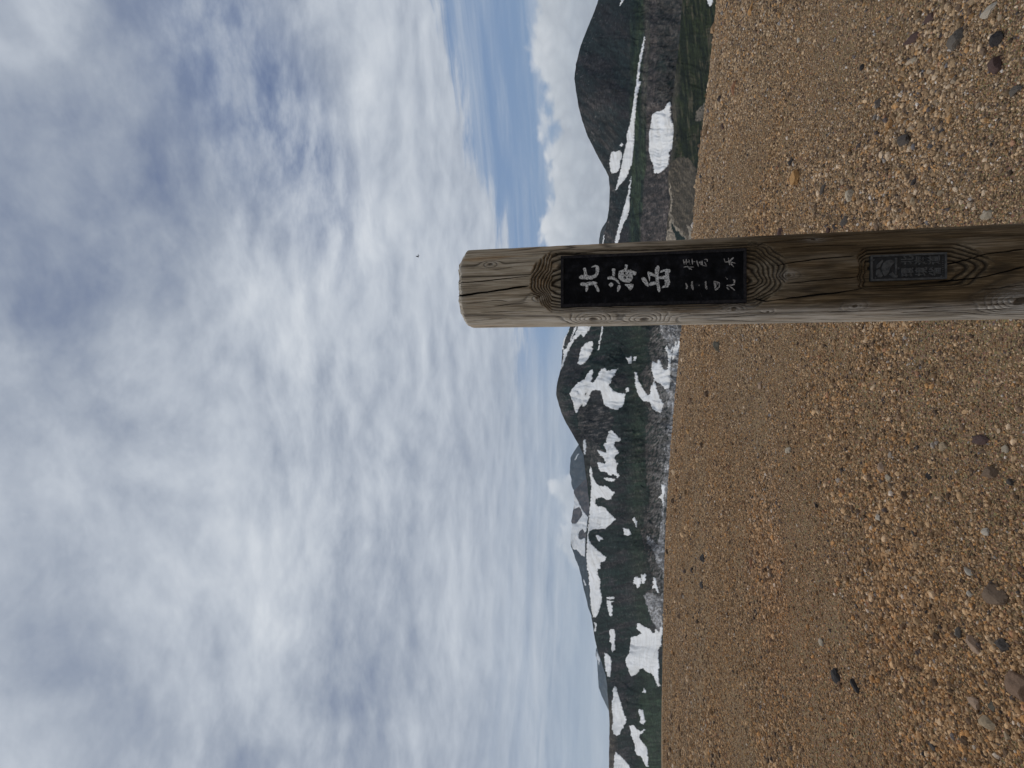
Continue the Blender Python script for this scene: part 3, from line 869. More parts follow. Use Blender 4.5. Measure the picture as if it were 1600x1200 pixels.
 ('distant_blue_peak', Z2((285, 588), (299, 594), (247, 677), (235, 672)), 'small slanting snow streak on the distant blue peak'),
 ('distant_snow_peak', Z3((232, 90), (300, 230), (345, 320), (425, 425), (410, 480), (397, 600), (378, 620), (370, 610), (350, 562), (300, 610), (292, 650), (295, 700), (322, 715), (380, 690),
          (386, 800), (378, 945), (330, 920), (265, 840), (240, 850), (215, 825), (197, 770), (194, 650), (206, 560), (208, 495), (262, 495), (300, 450), (330, 410), (345, 370),
          (330, 300), (300, 270), (242, 300), (238, 220)), 'wide snow cap covering most of the distant pale peak'),
 ('distant_snow_peak', Z4((163, 112), (180, 130), (198, 190), (184, 188)), 'small snow dash on the blue shoulder of the distant pale peak'),
 ('distant_ridge', Z4((318, 955), (345, 1015), (357, 1060), (347, 1118), (333, 1070), (318, 1040)), 'faint snow patch on the low distant blue bump'),
]
for lay, poly, label in SNOW:
    far = lay.startswith('distant')
    snow_patch(lay, poly, label, lift=(8.0 if far else (0.5 if lay == RNN else 1.3)), jit=0.5 if far else 1.1)
#PART2
# ------------------------------------------------------------------ summit post
POST_Y = 1.35
PX0 = 0.2560                                   # axis of the log
Z_TOP = float(at_y(728.0, 452.0, POST_Y)[2])
R_TOP, R_BOT = 0.1030, 0.1086                  # the log thickens a little towards the ground


def zpx(x):
    """height on the post's front seen at photograph column x"""
    return float(at_y(float(x), 435.0, POST_Y - 0.085)[2])


def post_r(z):
    return R_BOT + (R_TOP - R_BOT) * np.clip(np.asarray(z) / Z_TOP, 0, 1)


def post_hit(x, y):
    """arc position (from the front line) and height where a view ray meets the log"""
    d = ray(x, y)
    ox, oy = -PX0, -POST_Y
    r = 0.1045
    a = d[0] ** 2 + d[1] ** 2; bq = 2 * (ox * d[0] + oy * d[1]); c = ox * ox + oy * oy - r * r
    disc = max(bq * bq - 4 * a * c, 0.0)
    tt = (-bq - math.sqrt(disc)) / (2 * a)
    p = CAM + d * tt
    phi = math.atan2(p[0] - PX0, -(p[1] - POST_Y))
    return phi * r, p[2]


post = empty('summit_post', (PX0, POST_Y, 0.0))
tag(post, 'thick weathered wooden log post carrying a black name plaque, cut by the right border', 'signpost')

# angular samples dense on the side facing the camera
ph = np.concatenate([np.linspace(-1.95, 1.95, 520), np.linspace(1.95, 2 * math.pi - 1.95, 60)[1:-1]])
zz = np.concatenate([np.linspace(-0.15, 0.58, 30)[:-1], np.linspace(0.58, Z_TOP, 900)])
PH, ZZ = np.meshgrid(ph, zz)
R0 = post_r(ZZ)
cx_, sx_ = np.cos(PH), np.sin(PH)
rad = R0 * (1 + 0.012 * fbm(cx_ * 1.3, sx_ * 1.3, ZZ * 1.5, octaves=3, seed=501))
# two notches planed into the front: their floor is flat, their ends slope up to the bark line
NA = [(zpx(829), 0.1045), (zpx(836), 0.0960), (zpx(862), 0.0685), (zpx(876), 0.0660), (zpx(1168), 0.0660), (zpx(1182), 0.0700), (zpx(1226), 0.1055)]
NB = [(zpx(1331), 0.1060), (zpx(1340), 0.0960), (zpx(1352), 0.0885), (zpx(1484), 0.0880), (zpx(1500), 0.0915), (zpx(1542), 0.1075)]
cut = np.full_like(ZZ, 9.0)
for prof in (NA, NB):
    zs = np.array([p[0] for p in prof])[::-1]; cs = np.array([p[1] for p in prof])[::-1]
    wob = 0.0022 * fbm(PH * 3, ZZ * 9, octaves=3, seed=511)
    c = np.interp(ZZ + 0.006 * fbm(PH * 4, ZZ * 3, octaves=2, seed=512), zs, cs, left=9.0, right=9.0)
    cut = np.minimum(cut, np.where(c < 8.9, c + wob, 9.0))
front = cx_ > 0.05
sel_b = (ZZ < zpx(1331)) & (ZZ > zpx(1542))
# the lower notch is narrow: only a strip in the middle was planed away
halfb = 0.045 + 0.006 * fbm(ZZ * 9, PH * 2, octaves=2, seed=513)
side = np.abs(rad * sx_ - 0.004)
cut = np.where(sel_b, cut + np.maximum(side - halfb, 0) * 1.3, cut)
rcut = np.where(front, cut / np.maximum(cx_, 0.05), 9.0)
planed = sstep(rad - rcut, 0.0, 0.004)
rho = np.minimum(rad, rcut)
# uneven sawn rim at the top
rim = Z_TOP - ZZ
bevel = 0.016 + 0.006 * fbm(PH * 2.5, PH * 0 + 4, octaves=3, seed=520)
rho = rho * (1 - 0.14 * sstep(rim, bevel, 0.0) ** 1.5)
S = PH * 0.1045
# ring phase: distance from the pith, bent by slow noise and by the knots
KNOTS = [(766, 412, .010, .012), (841, 465, .012, .010), (928, 499, .026, .030), (1008, 499, .026, .032), (1147, 484, .013, .012), (1336, 478, .013, .012),
         (1271, 375, .012, .010), (1232, 430, .011, .010), (1594, 470, .030, .034), (1200, 487, .008, .006)]
kfield = np.zeros_like(ZZ); kcore = np.zeros_like(ZZ)
for kx, ky, w, amp in KNOTS:
    s0, z0 = post_hit(kx, ky)
    e = np.exp(-(((S - s0) / w) ** 2 + ((ZZ - z0) / (w * 1.9)) ** 2))
    kfield += amp * e
    dd = np.hypot((S - s0), (ZZ - z0) * 0.75)
    kcore = np.maximum(kcore, sstep(dd, w * 0.40, w * 0.24))
Xl, Yl = rho * sx_, -rho * cx_
slow = 0.028 * fbm(Xl * 10, Yl * 10, ZZ * 1.1, octaves=3, seed=530, gain=0.45) + 0.0018 * fbm(Xl * 45, Yl * 45, ZZ * 3.5, octaves=3, seed=531)
ring = rho * 1.0 + slow + kfield
phase = ring / 0.0053 + 0.35 * fbm(Xl * 30, Yl * 30, ZZ * 4, octaves=2, seed=533)
saw = phase - np.floor(phase)
late = np.exp(-((saw - 0.78) / (0.14 + 0.09 * planed)) ** 2) * np.clip(0.62 + 0.9 * fbm(S * 25, ZZ * 3.0, octaves=3, seed=541) + 0.8 * planed + kfield * 20, 0.40, 1)
fibre = fbm(S * 420, ZZ * 7, octaves=3, seed=540, gain=0.6)
# drying cracks
CRACKS = [([(722, 462), (745, 459), (780, 453), (832, 446)], .0020, .012), ([(728, 441), (770, 437), (800, 434), (835, 431)], .0011, .006),
          ([(748, 501), (793, 496)], .0010, .005), ([(738, 418), (775, 420), (806, 417)], .0008, .004), ([(1226, 412), (1280, 405), (1340, 399)], .0013, .007),
          ([(1190, 472), (1250, 464), (1300, 459), (1356, 449)], .0016, .009), ([(1482, 411), (1510, 404), (1540, 397), (1605, 389)], .0018, .010),
          ([(1485, 441), (1530, 434), (1605, 416)], .0018, .010), ([(1307, 487), (1400, 483), (1480, 478), (1530, 474)], .0012, .006),
          ([(1190, 380), (1290, 371), (1400, 364), (1605, 356)], .0012, .006), ([(1060, 488), (1130, 495), (1185, 493)], .0009, .004),
          ([(870, 392), (960, 388), (1080, 383), (1180, 378)], .0010, .005), ([(1420, 487), (1520, 483), (1605, 480)], .0012, .005), ([(780, 478), (830, 472)], .0010, .005),
          ([(752, 402), (820, 400), (850, 398)], .0009, .004), ([(760, 488), (820, 486), (872, 489)], .0010, .005), ([(735, 474), (772, 470), (800, 471)], .0009, .004),
          ([(1230, 388), (1290, 384), (1345, 383)], .0010, .005), ([(1240, 442), (1300, 436), (1345, 432)], .0009, .005), ([(1545, 452), (1605, 444)], .0010, .005),
          ([(1350, 492), (1450, 490), (1560, 489)], .0009, .004), ([(1500, 372), (1605, 368)], .0010, .005)]
crk = np.zeros_like(ZZ)
for pts, w, dep in CRACKS:
    sp = [post_hit(*p) for p in pts]
    zs = np.array([p[1] for p in sp])[::-1]; ss_ = np.array([p[0] for p in sp])[::-1]
    sc_ = np.interp(ZZ, zs, ss_) + 0.0012 * fbm(ZZ * 40, ZZ * 0 + w * 1e4, octaves=3, seed=550)
    on = sstep(ZZ, zs[0], zs[0] + 0.02) * sstep(ZZ, zs[-1] + (0.02 if zs[-1] < Z_TOP - 0.03 else 1), zs[-1])
    if zs[-1] > Z_TOP - 0.03:
        on = sstep(ZZ, zs[0], zs[0] + 0.03)
    crk = np.maximum(crk, dep * on * np.exp(-((S - sc_) / (w * (0.80 + 0.45 * vnoise(ZZ * 25, ZZ * 0 + dep * 900, seed=5)))) ** 2))
rho = rho + (0.0013 + 0.0032 * planed) * (0.5 - late) - crk + 0.0005 * fibre - 0.002 * kcore
rim_n = 0.006 * fbm(PH * 5, PH * 0 + 1, octaves=4, seed=560) - 0.004
zj = ZZ + np.where(rim < 0.03, rim_n * sstep(rim, 0.03, 0.0), 0)
VP = np.stack([rho * sx_, -rho * cx_, zj], -1).reshape(-1, 3)
nr, nc = ZZ.shape
faces = grid_faces(nr, nc, True)
# domed end grain closing the top
cap_r = [0.7, 0.35, 0.0]
capv = []
lastring = VP[-nc:]
for k, f in enumerate(cap_r):
    q2 = lastring.copy(); q2[:, :2] *= max(f, 0.002); q2[:, 2] = Z_TOP - 0.002 + 0.010 * (1 - f ** 2) + (lastring[:, 2] - Z_TOP) * f * 0.5
    capv.append(q2)
VA = np.concatenate([VP] + capv)
faces = np.concatenate([faces, grid_faces(len(cap_r) + 1, nc, True) + (nr - 1) * nc])

M_WOOD, gg, b = material('weathered_log', 0.88, 0.2)
pos = opos(gg)
late_s = attr(gg, 'late', out='Fac'); plan_s = attr(gg, 'planed', out='Fac'); crk_s = attr(gg, 'crack', out='Fac'); kc = attr(gg, 'knot', out='Fac')
fib = gg.m('ADD', gg.m('MULTIPLY', gg.noise(gg.vm('MULTIPLY', pos, (1.0, 1.0, 0.03)), 420.0, 5, 0.7), 0.55), gg.m('MULTIPLY', gg.noise(gg.vm('MULTIPLY', pos, (1.0, 1.0, 0.06)), 75.0, 5, 0.65), 0.45))
blot = gg.noise(gg.vm('MULTIPLY', pos, (1.0, 1.0, 0.25)), 9.0, 5, 0.6)
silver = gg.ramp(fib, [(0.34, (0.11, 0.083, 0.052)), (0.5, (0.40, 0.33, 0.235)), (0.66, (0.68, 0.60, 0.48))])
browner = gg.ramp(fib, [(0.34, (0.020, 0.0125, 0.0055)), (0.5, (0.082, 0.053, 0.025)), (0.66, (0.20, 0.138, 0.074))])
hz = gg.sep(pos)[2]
lower_brown = gg.m('ADD', gg.ss(hz, 1.10, 1.66, 1.0, 0.05), gg.m('MULTIPLY', gg.m('SUBTRACT', blot, 0.5), 1.9), clamp=True)  # browner towards the bottom, broken by blotches
lower_brown = gg.m('MULTIPLY', lower_brown, gg.ss(gg.sep(pos)[0], -0.108, -0.070, 0.55, 1.0))  # left edge kept paler: its sunlight is put into the colour
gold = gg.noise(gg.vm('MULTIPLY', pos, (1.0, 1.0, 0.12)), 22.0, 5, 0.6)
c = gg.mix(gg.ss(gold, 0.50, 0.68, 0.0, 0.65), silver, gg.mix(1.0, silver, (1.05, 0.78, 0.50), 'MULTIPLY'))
c = gg.mix(lower_brown, c, browner)
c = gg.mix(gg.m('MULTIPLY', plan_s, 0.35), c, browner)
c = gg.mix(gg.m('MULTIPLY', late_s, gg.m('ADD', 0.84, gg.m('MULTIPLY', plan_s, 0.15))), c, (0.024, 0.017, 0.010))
# bleached flecks round the knots and rim; sunlit left side painted into the colour
c = gg.mix(gg.m('MULTIPLY', attr(gg, 'bleach_sunlit', out='Fac'), gg.ss(fib, 0.35, 0.7)), c, (0.62, 0.58, 0.52))
c = gg.mix(gg.ss(crk_s, 0.0008, 0.004), c, (0.010, 0.008, 0.006))
c = gg.mix(gg.m('MULTIPLY', kc, 0.55), c, (0.045, 0.030, 0.018))
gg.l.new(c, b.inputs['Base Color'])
bump(gg, b, gg.m('ADD', fib, gg.m('MULTIPLY', late_s, -0.5)), 0.6, 0.0015)
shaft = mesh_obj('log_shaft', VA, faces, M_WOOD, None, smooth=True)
shaft.parent = post
pad = nc * len(cap_r)
def padded(a): return np.concatenate([a.ravel(), np.repeat(a[-1][None], len(cap_r), 0).ravel()])
capring = np.concatenate([np.full(nc, f) for f in cap_r])
lp = padded(late)
lp[-pad:] = 0.5 + 0.5 * np.sin(capring * 60)
add_attr(shaft.data, 'late', lp)
add_attr(shaft.data, 'planed', padded(planed))
add_attr(shaft.data, 'crack', padded(crk))
add_attr(shaft.data, 'knot', padded(kcore))
bleach_sunlit = np.clip(kfield / 0.02, 0, 1) * (1 - kcore) * 0.7 + 0.6 * sstep(rim, 0.03, 0.0) + 0.75 * sstep(S, -0.070, -0.115)  # knots and rim bleached; last term paints sunlight on the left side
add_attr(shaft.data, 'bleach_sunlit', padded(np.clip(bleach_sunlit, 0, 1)))


def box_from(name, corners, y_front, y_back, mat, parent, bevel=0.0015):
    """bevelled plate whose front outline is given as (x, z) corners"""
    bm = bmesh.new()
    f = [bm.verts.new((x, y_front, z)) for x, z in corners]
    k = [bm.verts.new((x, y_back, z)) for x, z in corners]
    n = len(f)
    bm.faces.new(f); bm.faces.new(k[::-1])
    for i in range(n):
        bm.faces.new((f[i], k[i], k[(i + 1) % n], f[(i + 1) % n]))
    bmesh.ops.recalc_face_normals(bm, faces=bm.faces)
    if bevel:
        bmesh.ops.bevel(bm, geom=bm.edges[:], offset=bevel, segments=2, affect='EDGES', profile=0.6)
    me = bpy.data.meshes.new(name)
    bm.to_mesh(me); bm.free()
    me.materials.append(mat)
    o = bpy.data.objects.new(name, me)
    COL.objects.link(o)
    o.parent = parent
    return o


def local(x, y, Y):
    """traced pixel on the upright plane at depth Y, in the post's own frame"""
    p = at_y(float(x), float(y), Y)
    return p[0] - PX0, p[2]


M_BLACK, gg, b = material('black_lacquer', 0.8, 0.08)
pos = opos(gg)
n = gg.noise(pos, 38.0, 6, 0.65); n2 = gg.noise(pos, 240.0, 4, 0.6)
gg.l.new(gg.ramp(n, [(0.35, (0.003, 0.003, 0.0035)), (0.55, (0.008, 0.008, 0.009)), (0.66, (0.018, 0.018, 0.021)), (0.8, (0.05, 0.05, 0.056))]), b.inputs['Base Color'])
gg.l.new(gg.ss(n2, 0.3, 0.7, 0.7, 0.95), b.inputs['Roughness'])
bump(gg, b, gg.m('ADD', n, gg.m('MULTIPLY', n2, 0.5)), 0.5, 0.002)
M_RIM, gg, b = material('worn_black_rim', 0.85, 0.1)
n = gg.noise(opos(gg), 160.0, 5, 0.65)
gg.l.new(gg.ramp(n, [(0.35, (0.012, 0.011, 0.012)), (0.65, (0.034, 0.031, 0.032))]), b.inputs['Base Color'])
M_PAINT_D, gg, b = material('dulled_white_paint', 0.85, 0.15)
n = gg.noise(opos(gg), 380.0, 6, 0.7)
gg.l.new(gg.ramp(n, [(0.40, (0.015, 0.014, 0.013)), (0.48, (0.28, 0.26, 0.24)), (0.7, (0.62, 0.59, 0.55))]), b.inputs['Base Color'])
M_PAINT, gg, b = material('flaking_white_paint', 0.8, 0.2)
n = gg.noise(opos(gg), 300.0, 6, 0.7)
gg.l.new(gg.ramp(n, [(0.36, (0.02, 0.02, 0.02)), (0.43, (0.30, 0.29, 0.27)), (0.55, (0.66, 0.65, 0.62)), (0.8, (0.78, 0.78, 0.76))]), b.inputs['Base Color'])
bump(gg, b, n, 0.5, 0.001)
M_PEWTER, gg, b = material('grey_cast_metal', 0.7, 0.2)
n = gg.noise(opos(gg), 120.0, 5, 0.6)
gg.l.new(gg.ramp(n, [(0.3, (0.038, 0.0375, 0.036)), (0.7, (0.098, 0.096, 0.091))]), b.inputs['Base Color'])
b.inputs['Metallic'].default_value = 0.0
M_PEWTER_D, gg, b = material('dark_cast_recess', 0.7, 0.3)
n = gg.noise(opos(gg), 150.0, 4, 0.6)
gg.l.new(gg.ramp(n, [(0.3, (0.010, 0.010, 0.010)), (0.7, (0.026, 0.026, 0.025))]), b.inputs['Base Color'])

# --- name plaque
YF = POST_Y - 0.0760
CA = [(876, 480), (1167, 473), (1167, 388), (876, 399)]
ca = [local(x, y, YF) for x, y in CA]
xs_l = 0.5 * (ca[0][0] + ca[1][0]); xs_r = 0.5 * (ca[2][0] + ca[3][0])
z_t = 0.5 * (ca[0][1] + ca[3][1]); z_b = 0.5 * (ca[1][1] + ca[2][1])
name_plaque = box_from('name_plaque', [(xs_l, z_b), (xs_r, z_b), (xs_r, z_t), (xs_l, z_t)], YF - POST_Y, -0.0635, M_BLACK, post, 0.0015)
tag(name_plaque, 'long black plaque with white brushed characters')
rw = 0.0075
for (x0, x1, z0, z1) in ((xs_l + .001, xs_l + rw, z_b + .001, z_t - .001), (xs_r - rw, xs_r - .001, z_b + .001, z_t - .001),
                         (xs_l + rw + .0004, xs_r - rw - .0004, z_t - rw, z_t - .001), (xs_l + rw + .0004, xs_r - rw - .0004, z_b + .001, z_b + rw)):
    box_from('raised_rim', [(x0, z0), (x1, z0), (x1, z1), (x0, z1)], YF - POST_Y - 0.0022, YF - POST_Y + 0.001, M_RIM, name_plaque, 0.0007)


def brush(bm, pts, w0, w1, Y, yf, yb, org, s, seed, jag=0.10):
    """one brush stroke: a ragged ribbon through traced points, extruded off the plaque"""
    P2 = np.array([local(org[0] + a / s, org[1] + c / s, Y) for a, c in pts])
    if len(P2) == 1:
        P2 = np.array([P2[0], P2[0] + (0.0004, 0.0)])
    seg = np.hypot(*np.diff(P2, axis=0).T)
    L = np.concatenate([[0], np.cumsum(seg)])
    nn = max(6, int(L[-1] / 0.0011) + 3)
    u = np.linspace(0, L[-1], nn)
    # smooth the polyline slightly
    x = np.interp(u, L, P2[:, 0]); z = np.interp(u, L, P2[:, 1])
    for _ in range(2):
        x[1:-1] = 0.25 * x[:-2] + 0.5 * x[1:-1] + 0.25 * x[2:]; z[1:-1] = 0.25 * z[:-2] + 0.5 * z[1:-1] + 0.25 * z[2:]
    tx, tz = np.gradient(x), np.gradient(z)
    ln = np.hypot(tx, tz) + 1e-9; tx /= ln; tz /= ln
    px = Y / F_PX / s
    v = np.linspace(0, 1, nn)
    w = 0.5 * px * (w0 + (w1 - w0) * v) * (0.92 + 0.16 * np.sin(v * 6 + seed))
    end = np.sqrt(np.clip(1 - (np.abs(v - 0.5) * 2) ** 6, 0.06, 1))
    w = w * end
    wl = w * (1 + jag * 2.5 * fbm(u * 500, u * 0 + seed, octaves=2, seed=seed)); wr = w * (1 + jag * 2.5 * fbm(u * 500, u * 0 + seed + 9, octaves=2, seed=seed + 3))
    rows_ = []
    for i in range(nn):
        a = (x[i] - tz[i] * wl[i], z[i] + tx[i] * wl[i]); c = (x[i] + tz[i] * wr[i], z[i] - tx[i] * wr[i])
        rows_.append([bm.verts.new((a[0], yb, a[1])), bm.verts.new((a[0], yf, a[1])), bm.verts.new((c[0], yf, c[1])), bm.verts.new((c[0], yb, c[1]))])
    for r0, r1 in zip(rows_, rows_[1:]):
        for k in range(3):
            bm.faces.new((r0[k], r0[k + 1], r1[k + 1], r1[k]))
    bm.faces.new(rows_[0]); bm.faces.new(rows_[-1][::-1])


def glyph(name, strokes, org, s, Y, parent, mat, h=0.0010, seed=0, label=None):
    bm = bmesh.new()
    base = Y - POST_Y
    for i, (pts, w0, w1) in enumerate(strokes):
        brush(bm, pts, w0, w1, Y, base - h - 0.00006 * i, base + 0.0012, org, s, seed + i * 7)
    bmesh.ops.recalc_face_normals(bm, faces=bm.faces)
    me = bpy.data.meshes.new(name)
    bm.to_mesh(me); bm.free(); me.materials.append(mat)
    o = bpy.data.objects.new(name, me); COL.objects.link(o); o.parent = parent
    if label:
        o['label'] = label
    return o


OA, SA = (870, 385), 10.0
def sh(st): return [([(a + 1500, c) for a, c in p], w0, w1) for p, w0, w1 in st]
NORTH = [([(348, 485), (430, 478), (540, 490), (600, 465), (632, 420), (636, 330), (615, 300)], 58, 50), ([(618, 305), (575, 312), (540, 328)], 36, 8),
         ([(430, 335), (445, 400), (455, 470)], 44, 42), ([(365, 588), (450, 592), (540, 578), (632, 572)], 62, 34), ([(465, 600), (472, 650), (458, 712)], 56, 14), ([(590, 590), (625, 640), (655, 712)], 40, 34)]
SEA = [([(885, 345), (888, 400), (890, 470)], 58, 26), ([(790, 498), (850, 490), (920, 515), (988, 592)], 58, 12), ([(822, 622), (850, 600), (872, 575)], 60, 40),
       ([(980, 605), (968, 650), (948, 712)], 58, 16), ([(975, 385), (985, 490), (1050, 528), (1120, 545), (1160, 500), (1150, 400), (1060, 378), (975, 392)], 42, 40),
       ([(1015, 375), (1045, 535)], 34, 30), ([(1085, 390), (1105, 540)], 34, 30), ([(975, 452), (1155, 455)], 30, 30), ([(1088, 285), (1080, 330), (1070, 375)], 46, 36),
       ([(1120, 378), (1190, 412), (1240, 432)], 46, 52), ([(1062, 594), (1130, 622), (1185, 648)], 22, 92)]
PEAK = [([(1335, 485), (1380, 550), (1432, 625)], 62, 30), ([(1430, 390), (1440, 450), (1450, 545)], 34, 12), ([(1440, 602), (1520, 575), (1585, 568)], 40, 44),
        ([(1435, 425), (1500, 440), (1560, 465)], 36, 50), ([(1582, 300), (1566, 380), (1562, 470), (1575, 560), (1590, 640), (1600, 715)], 52, 40),
        ([(1612, 405), (1650, 385), (1710, 372), (1775, 392)], 24, 46), ([(1715, 370), (1725, 450), (1722, 540), (1742, 610)], 54, 66), ([(1575, 500), (1640, 486), (1715, 490)], 40, 44),
        ([(1745, 618), (1690, 622), (1632, 652)], 50, 12)]
for st, lab, sd_ in ((NORTH, 'large white character for north', 1), (SEA, 'large white character for sea', 40), (PEAK, 'large white character for peak', 80)):
    glyph('large_character', [(p_, a_ * 1.18, b_ * 1.18) for p_, a_, b_ in st], OA, SA, YF, name_plaque, M_PAINT, seed=sd_, label=lab)
OB = (1020, 385)
SMALL = [
 ([([(475, 205), (492, 285)], 16, 14), ([(522, 195), (522, 288)], 18, 16), ([(478, 245), (562, 245)], 16, 16), ([(560, 205), (582, 285)], 16, 12), ([(612, 195), (622, 285)], 16, 14),
   ([(590, 240), (662, 238)], 16, 12), ([(475, 325), (540, 315), (612, 368)], 16, 12), ([(560, 322), (645, 325)], 12, 10), ([(540, 305), (575, 362)], 16, 12)], 'small white character'),
 ([([(680, 215), (715, 318)], 22, 14), ([(722, 240), (762, 292)], 18, 14), ([(742, 225), (782, 302), (848, 306)], 18, 12), ([(768, 220), (775, 292)], 16, 16), ([(802, 206), (850, 200), (850, 242)], 16, 16),
   ([(805, 240), (835, 290)], 12, 12)], None),
 ([([(1112, 190), (1130, 245), (1200, 240), (1295, 265)], 18, 16), ([(1180, 180), (1200, 295)], 18, 20), ([(1195, 240), (1262, 170)], 20, 28), ([(1210, 260), (1268, 325)], 22, 12)], None),
 ([([(515, 572), (535, 620), (524, 668)], 30, 30), ([(614, 542), (612, 610), (628, 682)], 36, 30)], None),
 ([([(718, 608), (732, 612)], 26, 26)], None),
 ([([(826, 542), (825, 600), (842, 678)], 34, 28)], None),
 ([([(955, 540), (1042, 568), (1038, 640), (982, 688), (965, 600), (955, 545)], 20, 20), ([(985, 552), (985, 650)], 16, 14), ([(1010, 560), (1016, 605)], 14, 14), ([(975, 670), (1035, 640)], 14, 14)], None),
 ([([(1135, 478), (1168, 518)], 10, 16), ([(1150, 612), (1215, 610), (1270, 595), (1278, 530), (1250, 522)], 34, 22), ([(1150, 632), (1192, 682)], 22, 12), ([(1190, 612), (1282, 688)], 16, 14)], None)]
for i, (st, _) in enumerate(SMALL):
    glyph('small_character', [(p_, a_ * 0.85, b_ * 0.85) for p_, a_, b_ in st], OB, SA, YF, name_plaque, M_PAINT_D, h=0.0006, seed=200 + 31 * i)
for k, st in enumerate((([(740, 720), (770, 800)], 8, 4), ([(1335, 740), (1345, 785)], 10, 6), ([(1410, 480), (1420, 560)], 5, 5))):
    glyph('scratch_mark', [st], OB, SA, YF, name_plaque, M_RIM, h=0.0003, seed=400 + k)

# --- small cast plate below
YG = POST_Y - 0.0960
OC, SC = (1330, 370), 9.41
cb = [local(OC[0] + a / SC, OC[1] + c / SC, YG) for a, c in ((285, 668), (1412, 602), (1400, 228), (283, 272))]
bl, br = 0.5 * (cb[0][0] + cb[1][0]), 0.5 * (cb[2][0] + cb[3][0])
bt, bb_ = 0.5 * (cb[0][1] + cb[3][1]), 0.5 * (cb[1][1] + cb[2][1])
plate = box_from('cast_plate', [(bl, bb_), (br, bb_), (br, bt), (bl, bt)], YG - POST_Y, -0.0840, M_PEWTER_D, post, 0.0010)
tag(plate, 'small dark grey cast plate with raised emblem')
rw = 0.0042
for (x0, x1, z0, z1) in ((bl, bl + rw, bb_, bt), (br - rw, br, bb_, bt), (bl + rw + .0003, br - rw - .0003, bt - rw, bt), (bl + rw + .0003, br - rw - .0003, bb_, bb_ + rw)):
    box_from('raised_rim', [(x0, z0), (x1, z0), (x1, z1), (x0, z1)], YG - POST_Y - 0.0016, YG - POST_Y + 0.001, M_PEWTER, plate, 0.0005)


def to_plate(a, c):
    """traced point on the plate, straightened onto its upright axes"""
    u = (a - 285) / 1120.0
    yt, yb2 = 272 + (228 - 272) * u, 668 + (602 - 668) * u
    v = (c - yt) / (yb2 - yt)
    return br + (bl - br) * v, bt + (bb_ - bt) * u


EMBLEM = [[(365, 440), (400, 395), (462, 340), (470, 360), (440, 415), (425, 450), (380, 475)], [(362, 560), (372, 505), (410, 480), (440, 520), (468, 580), (440, 608), (395, 606)],
          [(448, 462), (470, 395), (520, 355), (580, 338), (632, 350), (640, 385), (610, 410), (580, 450), (560, 520), (520, 575), (492, 588), (462, 545)],
          [(650, 312), (680, 308), (676, 560), (648, 560)], [(560, 560), (610, 520), (646, 565), (690, 572), (680, 606), (630, 610), (600, 590)], [(690, 452), (715, 458), (712, 478), (690, 482)]]
for i, poly in enumerate(EMBLEM):
    box_from('emblem_relief', [to_plate(*p) for p in poly], YG - POST_Y - 0.0014, YG - POST_Y + 0.0008, M_PEWTER, plate, 0.0006)
for a, c in ((330, 345), (355, 618), (1322, 568)):
    cx2, cz2 = to_plate(a, c)
    box_from('rivet', [(cx2 + 0.0019 * math.cos(k), cz2 + 0.0019 * math.sin(k)) for k in np.linspace(0, 2 * math.pi, 9)[:-1]], YG - POST_Y - 0.0016, YG - POST_Y + 0.0008, M_PEWTER, plate, 0.0006)
CELL = {'北': (828, 345), '海': (1022, 345), '道': (1215, 340), '環': (830, 520), '境': (1030, 508), '省': (1228, 500)}
for ch, (a, c) in CELL.items():
    cu = bpy.data.curves.new('cast_character', 'FONT')
    cu.body = ch
    cu.align_x = 'CENTER'; cu.align_y = 'CENTER'
    cu.size = 0.0245; cu.offset = 0.0005; cu.extrude = 0.0011; cu.resolution_u = 2
    tmp = bpy.data.objects.new('cast_character', cu)
    COL.objects.link(tmp)
    bpy.context.view_layer.update()
    me = bpy.data.meshes.new_from_object(tmp.evaluated_get(bpy.context.evaluated_depsgraph_get()))
    bpy.data.objects.remove(tmp)
    me.name = 'cast_character'
    me.materials.clear(); me.materials.append(M_PEWTER)
    if len(me.vertices):
        co = np.empty(len(me.vertices) * 3, np.float32); me.vertices.foreach_get('co', co); co = co.reshape(-1, 3)
        mid = 0.5 * (co[:, :2].max(0) + co[:, :2].min(0)); co[:, :2] -= mid
        ext = np.abs(co[:, :2]).max(0); co[:, 0] *= 0.0098 / max(ext[0], 1e-6); co[:, 1] *= 0.0122 / max(ext[1], 1e-6)
        me.vertices.foreach_set('co', co.ravel()); me.update()
    o = bpy.data.objects.new('cast_character', me); COL.objects.link(o)
    cx2, cz2 = to_plate(a, c)
    o.parent = plate
    o.location = (cx2, YG - POST_Y - 0.0004, cz2)
    o.rotation_euler = (math.pi / 2, 0, 0)
for k in range(10):
    a, c = 1345, 295 + k * 30
    cx2, cz2 = to_plate(a, c)
    box_from('tiny_letter', [(cx2 - .0008, cz2 - .0014), (cx2 + .0008, cz2 - .0014), (cx2 + (.0008 if k % 2 else .0003), cz2 + .0014), (cx2 - .0008, cz2 + .0014)], YG - POST_Y - 0.0007, YG - POST_Y + 0.0008, M_PEWTER, plate, 0)

# ------------------------------------------------------------------ loose gravel
IRON = on_ground(1215, 925)[:2]


